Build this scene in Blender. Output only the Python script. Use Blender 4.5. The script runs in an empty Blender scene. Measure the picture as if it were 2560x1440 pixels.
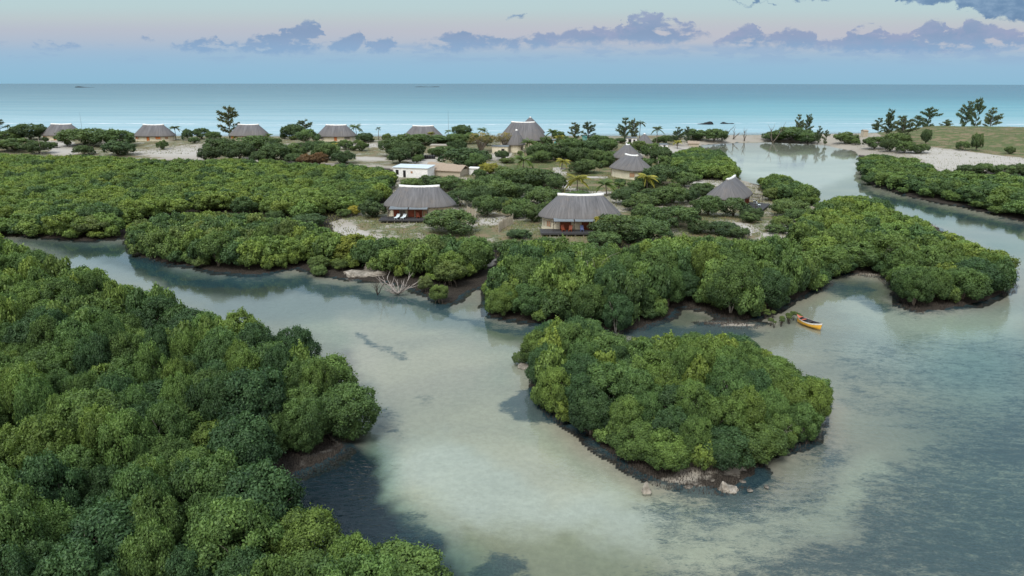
import bpy, math, random
import numpy as np
from mathutils import Matrix, Vector

# ------------------------------------------------------------------ scene, camera, world, sun
S = bpy.context.scene
COL = S.collection
R = math.radians
CAM_H, PITCH, ROLL, LENS = 28.0, 16.72, 0.16, 24.0
W0, H0 = 2560.0, 1440.0
F = LENS / 36.0 * W0
cam = bpy.data.cameras.new('camera'); cam.lens = LENS; cam.sensor_width = 36
cam.clip_start = 0.5; cam.clip_end = 90000
camo = bpy.data.objects.new('camera', cam); COL.objects.link(camo)
CM = Matrix.Rotation(R(90 - PITCH), 4, 'X') @ Matrix.Rotation(R(ROLL), 4, 'Z')
CM.translation = Vector((0, 0, CAM_H))
camo.matrix_world = CM
S.camera = camo
RM = np.array(CM.to_3x3())
S.view_settings.view_transform = 'Standard'; S.view_settings.look = 'None'
S.view_settings.exposure = 0.0; S.view_settings.gamma = 1.0
S.cycles.max_bounces = 5; S.cycles.transparent_max_bounces = 12
S.cycles.diffuse_bounces = 3; S.cycles.glossy_bounces = 2; S.cycles.transmission_bounces = 2
S.cycles.use_denoising = True
try: S.cycles.denoiser = 'OPENIMAGEDENOISE'
except Exception: pass

def srgb(r, g, b):
    f = lambda c: (c/255/12.92) if c <= 10.3 else ((c/255+.055)/1.055)**2.4
    return (f(r), f(g), f(b), 1)

class NT:
    """small helper round a node tree"""
    def __init__(s, t): s.t = t; s.n = t.nodes; s.l = t.links
    def add(s, typ, **k):
        nd = s.n.new(typ)
        for a, v in k.items(): setattr(nd, a, v)
        return nd
    def put(s, sock, v):
        if v is None: return
        if isinstance(v, bpy.types.NodeSocket): s.l.new(v, sock)
        else:
            if sock.type == 'RGBA' and len(v) == 3: v = (*v, 1)
            sock.default_value = v
    def math(s, op, a, b=None, c=None, clamp=False):
        nd = s.add('ShaderNodeMath', operation=op); nd.use_clamp = clamp
        for i, v in enumerate((a, b, c)):
            if v is not None: s.put(nd.inputs[i], v)
        return nd.outputs[0]
    def vmath(s, op, a, b=None):
        nd = s.add('ShaderNodeVectorMath', operation=op)
        s.put(nd.inputs[0], a); s.put(nd.inputs[1], b) if b is not None else None
        return nd.outputs['Value'] if op in ('DOT_PRODUCT', 'LENGTH', 'DISTANCE') else nd.outputs[0]
    def mix(s, f, a, b, blend='MIX'):
        nd = s.add('ShaderNodeMix', data_type='RGBA', blend_type=blend)
        s.put(nd.inputs['Factor'], f); s.put(nd.inputs[6], a); s.put(nd.inputs[7], b)
        return nd.outputs[2]
    def ramp(s, f, stops, interp='LINEAR'):
        nd = s.add('ShaderNodeValToRGB'); cr = nd.color_ramp; cr.interpolation = interp
        while len(cr.elements) < len(stops): cr.elements.new(0.5)
        for e, (p, c) in zip(cr.elements, stops):
            e.position = p
            e.color = (c, c, c, 1) if isinstance(c, (int, float)) else ((*c, 1) if len(c) == 3 else c)
        s.put(nd.inputs[0], f)
        return nd.outputs[0]
    def mr(s, v, a, b, c=0.0, d=1.0, kind='SMOOTHSTEP'):
        nd = s.add('ShaderNodeMapRange', interpolation_type=kind)
        for i, x in enumerate((v, a, b, c, d)): s.put(nd.inputs[i], x)
        return nd.outputs[0]
    def noise(s, vec, scale, detail=3, rough=.55, dist=0.0, color=False):
        nd = s.add('ShaderNodeTexNoise')
        s.put(nd.inputs['Vector'], vec); nd.inputs['Scale'].default_value = scale
        nd.inputs['Detail'].default_value = detail; nd.inputs['Roughness'].default_value = rough
        nd.inputs['Distortion'].default_value = dist
        return nd.outputs[1 if color else 0]
    def scale(s, vec, sc, rot=(0, 0, 0), loc=(0, 0, 0)):
        nd = s.add('ShaderNodeMapping'); s.put(nd.inputs[0], vec)
        nd.inputs['Scale'].default_value = sc; nd.inputs['Rotation'].default_value = rot
        nd.inputs['Location'].default_value = loc
        return nd.outputs[0]
    def curve(s, f, pts):
        nd = s.add('ShaderNodeFloatCurve'); c = nd.mapping.curves[0]
        c.points[0].location = pts[0]; c.points[1].location = pts[-1]
        for p in pts[1:-1]: c.points.new(*p)
        for p in c.points: p.handle_type = 'VECTOR'
        nd.mapping.update(); s.put(nd.inputs['Value'], f)
        return nd.outputs[0]

# sky directions of picture heights / widths (tan of azimuth, tan of elevation)
def sky_ae(x, y):
    d = RM @ np.array([(x-1280)/F, -(y-720)/F, -1.0])
    return d[0]/d[1], d[2]/d[1]

SUN_EL, SUN_ROT = R(52), R(205)
world = bpy.data.worlds.new('World'); S.world = world; world.use_nodes = True
n = NT(world.node_tree); n.n.clear()
tc = n.add('ShaderNodeTexCoord'); sep = n.add('ShaderNodeSeparateXYZ'); n.l.new(tc.outputs['Generated'], sep.inputs[0])
dx, dy, dz = sep.outputs
ysafe = n.math('MAXIMUM', dy, 0.15)
az = n.math('DIVIDE', dx, ysafe)
el = n.math('DIVIDE', dz, ysafe)
# clear twilight gradient over elevation (0..0.125 is what the photo sees)
EL = lambda y: max(0.0, sky_ae(1280, y)[1]) / 0.6
stops = [(0.0, srgb(144, 188, 213)), (EL(165), srgb(150, 188, 214)), (EL(130), srgb(158, 187, 212)), (EL(105), srgb(170, 188, 208)),
         (EL(78), srgb(180, 190, 205)), (EL(50), srgb(187, 200, 205)), (EL(20), srgb(186, 208, 211)), (EL(-40), srgb(184, 211, 217)),
         (.36, srgb(196, 224, 238)), (1.0, srgb(196, 222, 242))]
elabs = n.math('MAXIMUM', el, 0.0)
grad = n.ramp(n.math('DIVIDE', elabs, 0.6), stops)
# faint pink glow (belt of Venus), stronger to the right of centre
pink = n.math('MULTIPLY', n.mr(el, sky_ae(0, 150)[1], sky_ae(0, 85)[1]), n.mr(el, sky_ae(0, 20)[1], sky_ae(0, 85)[1]))
pink = n.math('MULTIPLY', pink, n.mr(az, -0.7, 0.25, 0.15, 0.5))
grad = n.mix(pink, grad, srgb(201, 195, 200))
# --- cloud banks: top and bottom outline over azimuth, edges broken up by noise
A0, A1 = sky_ae(-60, 100)[0], sky_ae(2620, 100)[0]
azn = n.math('DIVIDE', n.math('SUBTRACT', az, A0), A1-A0)
cv = n.add('ShaderNodeCombineXYZ'); n.put(cv.inputs[0], az); n.put(cv.inputs[1], el)
cvec = cv.outputs[0]
nA = n.math('SUBTRACT', n.noise(n.scale(cvec, (1, 1.4, 1)), 30, 8, .66, .3), .5)
nB = n.math('SUBTRACT', n.noise(n.scale(cvec, (1, 1.6, 1), loc=(3, 7, 0)), 62, 6, .66, .3), .5)
azw = n.math('ADD', azn, n.math('MULTIPLY', nA, 0.045))
elw = n.math('ADD', n.math('ADD', el, n.math('MULTIPLY', nB, 0.020)), n.math('MULTIPLY', nA, .018))
def bank(prof, soft, soft_b=None):
    """prof: (x, top y, bottom y) in photo heights; top<bottom means cloud"""
    ES = 0.16
    tp, bt = [], []
    for x, t, b in prof:
        ax = (sky_ae(x, 100)[0]-A0)/(A1-A0)
        tp.append((ax, max(0, sky_ae(x, t)[1])/ES)); bt.append((ax, max(0, sky_ae(x, b)[1])/ES))
    top = n.math('MULTIPLY', n.curve(azw, tp), ES); bot = n.math('MULTIPLY', n.curve(azw, bt), ES)
    a = n.mr(n.math('SUBTRACT', top, elw), -soft*.3, soft*.7)
    b = n.mr(n.math('SUBTRACT', elw, bot), -(soft_b or soft)*.5, (soft_b or soft))
    return n.math('MULTIPLY', a, b), top
N_ = lambda x: (x, 150, 60)
main = [(-60, 112, 112), (10, 104, 108), (30, 112, 104), (70, 112, 104), (85, 102, 116), (115, 100, 118), (140, 109, 119), (195, 107, 120), (205, 116, 110), (215, 120, 112),
        (245, 118, 118), (270, 122, 112), (345, 100, 98), (352, 90, 102), (375, 89, 103), (385, 104, 98), (415, 118, 110), (425, 107, 118), (450, 108, 128), (500, 98, 134), (545, 86, 130), (560, 104, 128),
        (600, 108, 130), (625, 88, 132), (665, 86, 136), (700, 84, 136), (705, 68, 138), (742, 66, 136), (748, 54, 134), (790, 51, 128), (806, 64, 108), (815, 110, 120),
        (835, 104, 132), (845, 96, 134), (885, 84, 132), (905, 76, 108), (915, 106, 110), (920, 106, 134), (970, 94, 134), (990, 106, 134), (1010, 128, 122), (1035, 116, 108), (1045, 102, 110), (1090, 94, 124), (1120, 82, 128),
        (1155, 76, 132), (1175, 84, 126), (1240, 88, 120), (1262, 100, 112), (1275, 98, 128), (1350, 78, 122), (1375, 84, 124), (1395, 84, 108), (1440, 70, 108), (1460, 76, 110), (1495, 60, 110), (1515, 72, 110),
        (1535, 74, 110), (1548, 50, 110), (1565, 70, 110), (1580, 36, 112), (1595, 27, 112), (1625, 36, 112), (1632, 28, 112), (1645, 42, 112), (1680, 44, 110), (1690, 60, 108), (1720, 54, 106), (1735, 66, 98), (1765, 70, 88), (1775, 100, 92),
        (1790, 104, 112), (1840, 72, 118), (1875, 54, 120), (1890, 54, 120), (1895, 70, 118), (1915, 84, 118), (1930, 86, 116), (1960, 72, 122), (1990, 76, 124), (2035, 82, 122), (2045, 102, 122), (2110, 94, 128), (2130, 66, 128), (2165, 56, 130), (2195, 72, 130), (2215, 90, 130),
        (2275, 80, 132), (2300, 54, 134), (2370, 48, 134), (2380, 74, 134), (2402, 60, 134), (2405, 40, 132), (2430, 40, 132), (2435, 58, 132), (2490, 62, 130), (2505, 76, 128), (2560, 76, 120), (2620, 74, 120)]
cm, ctop = bank(main, 0.0048, .0070)
cm = n.math('MULTIPLY', cm, n.mr(n.noise(n.scale(cvec, (1, 2.2, 1), loc=(9, 4, 0)), 22, 5, .6), .36, .46))
hi = [(-60, 40, 0), (1255, 40, 36), (1262, 50, 52), (1290, 36, 46), (1308, 34, 42), (1315, 44, 30), (1780, 20, -10), (1800, -10, -2), (1880, -12, 4), (1890, 2, 2), (1862, 20, 22), (1880, 14, 24), (1930, 9, 18), (1940, 14, 8), (1975, 8, -10), (1985, -12, 0), (2060, -14, 2), (2075, 12, -10), (2220, 8, -10), (2240, -14, 3), (2310, -16, 10), (2360, -20, 8), (2400, -30, 22), (2470, -40, 46), (2560, -50, 54), (2620, -50, 60)]
hi = sorted(hi)
ch, _ = bank(hi, 0.003)
# thin low streaks under the main banks
st = n.noise(n.scale(cvec, (1, 4.2, 1), loc=(1, 2, 0)), 13, 5, .6)
stm = n.mr(n.math('ADD', st, n.math('MULTIPLY', az, .10)), .50, .60)
stm = n.math('MULTIPLY', stm, n.math('MULTIPLY', n.mr(el, sky_ae(0, 165)[1], sky_ae(0, 128)[1]), n.mr(el, sky_ae(0, 100)[1], sky_ae(0, 118)[1])))
body = n.noise(n.scale(cvec, (1, 2.0, 1), loc=(5, 1, 0)), 26, 5, .62)
low = n.mr(el, sky_ae(0, 130)[1], sky_ae(0, 70)[1])
ccol = n.mix(low, srgb(136, 170, 205), srgb(124, 152, 188))
ccol = n.mix(n.math('MULTIPLY', n.mr(body, .45, .68), n.mr(az, -.3, .1, .12, .4)), ccol, srgb(156, 166, 198))
ccol = n.mix(n.math('MULTIPLY', n.mr(n.math('SUBTRACT', ctop, el), .02, .0), n.mr(az, -.05, .12, .0, .28)), ccol, srgb(172, 168, 196))
sky = n.mix(n.math('MULTIPLY', stm, .55), grad, srgb(146, 176, 208))
sky = n.mix(n.math('MULTIPLY', cm, .84), sky, ccol)
sky = n.mix(n.math('MULTIPLY', ch, .9), sky, n.mix(n.mr(body, .4, .7), srgb(98, 132, 170), srgb(138, 166, 196)))
# physical sky blended in above the part of the sky the photo shows
nish = n.add('ShaderNodeTexSky', sky_type='NISHITA'); nish.sun_disc = False
nish.sun_elevation = SUN_EL; nish.sun_rotation = SUN_ROT; nish.air_density = 1.2; nish.dust_density = 2.0
nsk = n.vmath('SCALE', nish.outputs[0]); nsk.node.inputs['Scale'].default_value = 0.15
front = n.mr(dy, -.05, .35)
hic = n.mix(n.mr(dz, .2, .6), nsk, n.mix(0.6, nsk, (1.25, 1.35, 1.45, 1)))
sky = n.mix(n.math('MULTIPLY', front, n.mr(dz, .55, .30)), hic, sky)
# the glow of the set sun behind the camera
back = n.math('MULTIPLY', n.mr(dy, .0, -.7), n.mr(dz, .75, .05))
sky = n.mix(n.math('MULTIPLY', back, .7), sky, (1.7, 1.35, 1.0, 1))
sky = n.mix(n.mr(dz, -.02, -.0), (0.10, 0.15, 0.17, 1), sky)
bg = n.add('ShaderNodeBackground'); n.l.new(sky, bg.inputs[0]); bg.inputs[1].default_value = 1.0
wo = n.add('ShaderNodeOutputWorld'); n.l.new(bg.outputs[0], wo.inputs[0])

sl = bpy.data.lights.new('sun', 'SUN'); sl.energy = 2.3; sl.angle = R(24); sl.color = (1.0, .97, .90)
so = bpy.data.objects.new('sun', sl); COL.objects.link(so)
so.rotation_euler = (R(38), 0, R(-25))       # from behind the camera, left, fairly high: soft afterglow

# ------------------------------------------------------------------ picture -> ground helpers
def ray(x, y):
    x = np.asarray(x, float); y = np.asarray(y, float)
    v = np.stack([(x-1280)/F, -(y-720)/F, -np.ones_like(x+y)], -1)
    return v @ RM.T
def P0(x, y, z=0.0):
    d = ray(x, y); t = (z-CAM_H)/d[..., 2]
    return d[..., 0]*t, d[..., 1]*t
def proj(X, Y, Z):
    v = np.stack([X, Y, np.asarray(Z)-CAM_H+0*X], -1) @ RM
    return 1280+F*v[..., 0]/-v[..., 2], 720-F*v[..., 1]/-v[..., 2], -v[..., 2]
def ring(pts, z=0.0):
    p = np.array(pts, float); X, Y = P0(p[:, 0], p[:, 1], z); return np.stack([X, Y], -1)
def inside(poly, X, Y):
    c = np.zeros(np.shape(X), bool); m = len(poly)
    for i in range(m):
        x1, y1 = poly[i]; x2, y2 = poly[(i+1) % m]
        if y1 == y2: continue
        c ^= ((y1 > Y) != (y2 > Y)) & (X < (x2-x1)*(Y-y1)/(y2-y1)+x1)
    return c
def sdist(poly, X, Y):
    d = np.full(np.shape(X), 1e18); m = len(poly)
    for i in range(m):
        ax, ay = poly[i]; bx, by = poly[(i+1) % m]
        ex, ey = bx-ax, by-ay; L = ex*ex+ey*ey+1e-12
        t = np.clip(((X-ax)*ex+(Y-ay)*ey)/L, 0, 1)
        d = np.minimum(d, (X-ax-t*ex)**2+(Y-ay-t*ey)**2)
    d = np.sqrt(d)
    return np.where(inside(poly, X, Y), d, -d)
def sst(a, b, x):
    t = np.clip((x-a)/(b-a), 0, 1); return t*t*(3-2*t)
def vnoise(X, Y, s, seed=0):
    """cheap value noise, three octaves"""
    out = 0; amp = 1; tot = 0
    for o in range(3):
        xs, ys = X/s*2**o+seed*17.3, Y/s*2**o+seed*9.1
        xi, yi = np.floor(xs), np.floor(ys); fx, fy = xs-xi, ys-yi
        fx = fx*fx*(3-2*fx); fy = fy*fy*(3-2*fy)
        h = lambda a, b: np.modf(np.abs(np.sin(a*127.1+b*311.7+seed)*43758.5453))[0]
        v = (h(xi, yi)*(1-fx)+h(xi+1, yi)*fx)*(1-fy)+(h(xi, yi+1)*(1-fx)+h(xi+1, yi+1)*fx)*fy
        out = out+v*amp; tot += amp; amp *= .5
    return out/tot

MAIN = ring([(-900, 592), (-300, 590), (0, 588), (90, 597), (200, 601), (305, 600), (335, 640), (420, 662), (520, 682), (640, 688), (740, 672), (790, 692), (880, 702), (960, 706), (1030, 722), (1070, 745), (1105, 768), (1150, 752),
    (1180, 726), (1206, 720), (1212, 790), (1300, 808), (1400, 812), (1480, 818), (1530, 834), (1600, 826), (1668, 800), (1700, 772), (1760, 780), (1800, 798), (1880, 800), (1935, 784), (1990, 752), (2068, 722), (2085, 690), (2130, 684), (2200, 690), (2236, 712),
    (2232, 765), (2300, 786), (2380, 780), (2460, 756), (2528, 728), (2540, 690), (2520, 650), (2470, 622), (2400, 590), (2300, 550), (2210, 515), (2140, 503), (2070, 515), (2052, 520), (2042, 498), (1960, 470), (1880, 458), (1850, 448),
    (1840, 432), (1790, 404), (1712, 392), (1700, 378), (1745, 364), (1830, 357), (1930, 354), (2040, 358), (2080, 367), (2135, 378), (2150, 400), (2150, 425), (2175, 462), (2260, 490), (2400, 518), (2560, 552), (3300, 700),
    (3300, 345), (2600, 341), (2180, 338), (1700, 342), (1500, 345), (1000, 346), (500, 345), (0, 342), (-900, 340)])
LEFT = ring([(-900, 640), (-300, 645), (0, 670), (120, 712), (300, 782), (470, 852), (620, 915), (720, 985), (800, 1055), (862, 1096), (893, 1112), (860, 1140), (800, 1165), (715, 1200), (690, 1240), (700, 1320), (790, 1400), (900, 1440), (1000, 1460), (1140, 1540), (1250, 1700), (1250, 2300), (-1500, 2300)])
ISLE = ring([(1322, 915), (1335, 985), (1370, 1045), (1440, 1085), (1500, 1135), (1570, 1180), (1640, 1218), (1720, 1236), (1850, 1240), (1915, 1200), (1925, 1172), (1900, 1150), (1960, 1134), (2040, 1102), (2082, 1015), (2056, 985), (1980, 935), (1900, 905), (1700, 900), (1540, 900), (1500, 860), (1420, 838), (1350, 850)])
SPIT = ring([(1735, 805), (1800, 800), (1870, 806), (1930, 806), (1890, 820), (1810, 815), (1750, 812)])
RINGS = [MAIN, LEFT, ISLE, SPIT]
DEEP = ring([(935, 1075), (975, 1130), (985, 1230), (1060, 1300), (1190, 1370), (1290, 1480), (1290, 1800), (800, 1800), (740, 1330), (700, 1230), (760, 1180), (890, 1120)])
POOL = ring([(60, 600), (320, 606), (420, 668), (640, 696), (740, 690), (640, 715), (440, 700), (250, 650)])
DUNE = ring([(2180, 350), (2260, 332), (2600, 332), (3300, 345), (3300, 420), (2560, 392), (2400, 372), (2260, 365)])
blobs = [(2480, 1050, 230, 220, .30), (2520, 1320, 250, 150, .2), (2300, 560, 90, 30, .4), (2500, 620, 120, 25, .3), (1040, 640, 0, 0, 0), (1900, 440, 0, 0, 0), (2150, 520, 0, 0, 0), (2450, 900, 150, 60, .25)]
def coastal(X, Y):
    nz = (vnoise(X, Y, 7, 1)-.5)*1.6+(vnoise(X, Y, 1.8, 2)-.5)*.5
    d = np.full(np.shape(X), -1e9)
    for r in RINGS: d = np.maximum(d, sdist(r, X, Y))
    return d-.75+1.35*nz*np.clip(np.abs(Y)/90, .6, 1.5)
def terr(X, Y, want=False):
    X = np.asarray(X, float); Y = np.asarray(Y, float)
    d = coastal(X, Y)
    land = np.clip(d, 0, None)
    z = np.minimum(land*.10, .42)+.5*sst(12, 40, land)
    z = z+2.3*sst(235, 318, Y)*np.clip(land/26, 0, 1)
    dn = sdist(DUNE, X, Y)
    z = z+3.6*sst(-6, 26, dn)*np.clip(land/12, 0, 1)*(.75+.5*vnoise(X, Y, 30, 5))
    w = np.clip(-d, 0, None)
    dep = np.minimum(w*.07, .22)+.1*vnoise(X, Y, 9, 7)*np.clip(w/3, 0, 1)
    dd = sdist(DEEP, X, Y); dep = dep+1.5*sst(-1.5, 5.0, dd)*np.clip(w/1.5, 0, 1)
    dq = sdist(POOL, X, Y); dep = dep+.5*sst(-2, 5, dq)*np.clip(w/2, 0, 1)
    px, py, _ = proj(X, np.maximum(Y, 8), 0*X)
    for bx, by, sx, sy, k in blobs:
        if k: dep = dep+1.3*k*np.exp(-((px-bx)/sx)**2-((py-by)/sy)**2)*np.clip(w/3, 0, 1)
    sea = (Y > 250) & (d < 0) & (py < 352)
    dep = np.where(sea, np.minimum(.015*w, 12)+.05, dep)
    z = np.where(d > 0, z+.06*(vnoise(X, Y, 2.5, 3)-.5), -dep)
    return (z, d) if want else z
def G(x, y):
    """photo pixel -> point on the ground"""
    z = 0.0
    for _ in range(6):
        X, Y = P0(float(x), float(y), z); z = max(0.0, float(terr(X, Y)))
    return float(X), float(Y), z
def ppm(X, Y, z=0):
    return F/float(proj(np.array(X), np.array(Y), z)[2])

# ------------------------------------------------------------------ mesh helpers
def mesh_np(name, V, faces, mat, cols=None, smooth=False, mats=None, midx=None):
    """V (n,3); faces: (m,4) or (m,3) int array; cols dict name -> (n,3|1) point values"""
    V = np.ascontiguousarray(V, np.float32); faces = np.ascontiguousarray(faces, np.int32)
    me = bpy.data.meshes.new(name); k = faces.shape[1]
    me.vertices.add(len(V)); me.vertices.foreach_set('co', V.ravel())
    me.loops.add(faces.size); me.loops.foreach_set('vertex_index', faces.ravel())
    me.polygons.add(len(faces)); me.polygons.foreach_set('loop_start', np.arange(0, faces.size, k, dtype=np.int32))
    me.polygons.foreach_set('loop_total', np.full(len(faces), k, np.int32))
    if smooth: me.polygons.foreach_set('use_smooth', np.ones(len(faces), bool))
    for cn, c in (cols or {}).items():
        c = np.asarray(c, np.float32)
        if c.ndim == 1:
            at = me.attributes.new(cn, 'FLOAT', 'POINT'); at.data.foreach_set('value', c)
        else:
            at = me.attributes.new(cn, 'FLOAT_COLOR', 'POINT')
            at.data.foreach_set('color', np.concatenate([c, np.ones((len(c), 1), np.float32)], 1).ravel())
    for m in (mats or [mat]): me.materials.append(m)
    if midx is not None: me.polygons.foreach_set('material_index', np.asarray(midx, np.int32))
    me.update(calc_edges=True); me.validate()
    return me
class MB:
    """collects simple solids, builds one mesh"""
    def __init__(s): s.v = []; s.f = []; s.m = []; s.uv = None
    def raw(s, vs, fs, m=0):
        o = len(s.v); s.v += [tuple(v) for v in vs]; s.f += [tuple(o+i for i in f) for f in fs]; s.m += [m]*len(fs); return s
    def box(s, c, d, rz=0, m=0, rx=0, ry=0):
        M = Matrix.Translation(c) @ Matrix.Rotation(rz, 4, 'Z') @ Matrix.Rotation(ry, 4, 'Y') @ Matrix.Rotation(rx, 4, 'X')
        vs = [M @ Vector((x*d[0]/2, y*d[1]/2, z*d[2]/2)) for x in (-1, 1) for y in (-1, 1) for z in (-1, 1)]
        return s.raw(vs, [(0, 1, 3, 2), (4, 6, 7, 5), (0, 4, 5, 1), (2, 3, 7, 6), (0, 2, 6, 4), (1, 5, 7, 3)], m)
    def tube(s, pts, rad, k=6, m=0, cap=True):
        pts = [Vector(p) for p in pts]
        if not hasattr(rad, '__len__'): rad = [rad]*len(pts)
        vs = []; fs = []
        for i, p in enumerate(pts):
            t = (pts[min(i+1, len(pts)-1)]-pts[max(i-1, 0)]).normalized()
            a = t.orthogonal().normalized() if i == 0 else (a-t*a.dot(t)).normalized()
            b = t.cross(a)
            for j in range(k):
                an = 2*math.pi*j/k; vs.append(p+(a*math.cos(an)+b*math.sin(an))*rad[i])
        for i in range(len(pts)-1):
            for j in range(k):
                fs.append((i*k+j, i*k+(j+1) % k, (i+1)*k+(j+1) % k, (i+1)*k+j))
        if cap: fs.append(tuple(range(k))[::-1]); fs.append(tuple((len(pts)-1)*k+j for j in range(k)))
        return s.raw(vs, fs, m)
    def loft(s, rings, m=0, cap0=False, cap1=True):
        k = len(rings[0]); vs = [v for r in rings for v in r]; fs = []
        for i in range(len(rings)-1):
            for j in range(k): fs.append((i*k+j, i*k+(j+1) % k, (i+1)*k+(j+1) % k, (i+1)*k+j))
        if cap0: fs.append(tuple(range(k))[::-1])
        if cap1: fs.append(tuple((len(rings)-1)*k+j for j in range(k)))
        return s.raw(vs, fs, m)
    def mesh(s, name, mats, smooth=False):
        me = bpy.data.meshes.new(name); me.from_pydata(s.v, [], s.f)
        for m in (mats if isinstance(mats, list) else [mats]): me.materials.append(m)
        if any(s.m): me.polygons.foreach_set('material_index', s.m)
        if smooth: me.polygons.foreach_set('use_smooth', [True]*len(s.f))
        me.update(); return me
    def build(s, name, mats, parent=None, smooth=False):
        return link(name, s.mesh(name, mats, smooth), parent)
def link(name, data, parent=None, loc=None):
    o = bpy.data.objects.new(name, data); COL.objects.link(o)
    if parent is not None: o.parent = parent
    if loc is not None: o.location = loc
    return o
def tag(o, label=None, cat=None, group=None, kind=None):
    if label: o['label'] = label
    if cat: o['category'] = cat
    if group: o['group'] = group
    if kind: o['kind'] = kind
    return o
def empty(name, loc, rz=0, label=None, cat=None, group=None):
    o = link(name, None, loc=loc); o.rotation_euler = (0, 0, rz); o.empty_display_size = .3
    return tag(o, label, cat, group)

# ------------------------------------------------------------------ materials
def mat(name, fn):
    m = bpy.data.materials.new(name); m.use_nodes = True
    t = NT(m.node_tree); t.n.clear(); out = t.add('ShaderNodeOutputMaterial')
    t.l.new(fn(t, out), out.inputs[0]); return m
def princ(t, col, rough=.8, bump=None, spec=.3, bd=.02, metal=0):
    p = t.add('ShaderNodeBsdfPrincipled'); t.put(p.inputs['Base Color'], col); t.put(p.inputs['Roughness'], rough)
    p.inputs['Specular IOR Level'].default_value = spec; p.inputs['Metallic'].default_value = metal
    if bump is not None:
        b = t.add('ShaderNodeBump'); b.inputs['Strength'].default_value = .8; b.inputs['Distance'].default_value = bd
        t.put(b.inputs['Height'], bump); t.l.new(b.outputs[0], p.inputs['Normal'])
    return p.outputs[0]
def plain(name, c1, c2, sc=3, rough=.8, spec=.3, stretch=(1, 1, 1), bd=.02, metal=0):
    def fn(t, o):
        v = t.scale(t.add('ShaderNodeTexCoord').outputs['Object'], stretch)
        nz = t.noise(v, sc, 5, .65)
        return princ(t, t.mix(t.mr(nz, .3, .7), c1, c2), rough, nz, spec, bd, metal)
    return mat(name, fn)
M = {}
M['cream'] = plain('cream_plaster', (.50, .47, .36, 1), (.62, .58, .46, 1), 1.1)
M['reed'] = plain('reed_wall', (.34, .30, .23, 1), (.50, .46, .37, 1), 9, stretch=(3, 3, .3))
M['orange'] = plain('varnished_wood', (.40, .12, .035, 1), (.55, .20, .06, 1), 4, .5, stretch=(1, 1, 4))
M['redwood'] = plain('dark_red_wood', (.15, .038, .020, 1), (.26, .065, .030, 1), 5, .5, stretch=(4, 4, 1))
M['shutter'] = plain('pale_shutter', (.30, .17, .10, 1), (.42, .26, .16, 1), 8, .7, stretch=(1, 1, 5))
M['mesh'] = plain('window_mesh', (.10, .10, .09, 1), (.17, .16, .14, 1), 6, .6)
M['deck'] = plain('deck_boards', (.040, .042, .046, 1), (.075, .075, .078, 1), 4, .75, stretch=(6, .6, 1))
M['post'] = plain('pale_post', (.26, .24, .20, 1), (.40, .37, .31, 1), 6, .8)
M['darkwood'] = plain('dark_timber', (.030, .022, .018, 1), (.060, .045, .036, 1), 6, .7)
M['canvas'] = plain('grey_canvas', (.13, .155, .175, 1), (.20, .23, .25, 1), 3, .8)
M['white'] = plain('white_cement', (.66, .68, .68, 1), (.84, .85, .84, 1), 2.5, .75)
M['whitefab'] = plain('white_fabric', (.62, .74, .78, 1), (.74, .82, .84, 1), 3, .8)
M['metalroof'] = plain('pale_metal_roof', (.50, .60, .68, 1), (.62, .70, .76, 1), .8, .45, .5, stretch=(4, .4, 1))
M['straw'] = plain('old_straw', (.26, .21, .16, 1), (.40, .33, .26, 1), 5, .95, stretch=(5, 1, 1), bd=.06)
M['rock'] = plain('coral_rock', (.17, .155, .13, 1), (.40, .37, .32, 1), 1.6, .95, bd=.15)
M['darkrock'] = plain('weed_stained_stone', (.07, .065, .055, 1), (.22, .20, .17, 1), 2.5, .95, bd=.1)
M['reef'] = plain('black_reef', (.012, .014, .016, 1), (.035, .038, .042, 1), 1.0, .8, bd=.2)
M['bark'] = plain('bark', (.085, .07, .055, 1), (.19, .17, .145, 1), 5, .9, stretch=(1, 1, .3))
M['palebark'] = plain('pale_bark', (.30, .28, .25, 1), (.48, .46, .42, 1), 4, .9)
M['drift'] = plain('driftwood', (.22, .19, .17, 1), (.40, .37, .34, 1), 5, .9)
M['root'] = plain('root_spikes', (.034, .028, .023, 1), (.085, .072, .06, 1), 3, .9)
M['boat_y'] = plain('yellow_boat_paint', (.66, .33, .03, 1), (.74, .42, .06, 1), 2, .5)
M['boat_w'] = plain('white_boat_paint', (.62, .62, .60, 1), (.74, .74, .72, 1), 2, .5)
M['boat_in'] = plain('dark_boat_inside', (.03, .035, .045, 1), (.07, .07, .08, 1), 3, .7)
M['boat_r'] = plain('faded_red_paint', (.42, .10, .06, 1), (.5, .16, .1, 1), 3, .6)
M['teal'] = plain('teal_paint', (.10, .42, .42, 1), (.16, .5, .5, 1), 2, .6)
M['yellow'] = plain('yellow_paint', (.70, .36, .02, 1), (.78, .42, .04, 1), 2, .5)
M['black'] = plain('black_plastic', (.010, .011, .013, 1), (.022, .023, .026, 1), 2, .35, .5)
M['blue'] = plain('blue_cloth', (.08, .10, .22, 1), (.12, .15, .28, 1), 2, .8)
M['skin'] = plain('skin', (.10, .055, .035, 1), (.13, .07, .045, 1), 2, .6)

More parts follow.
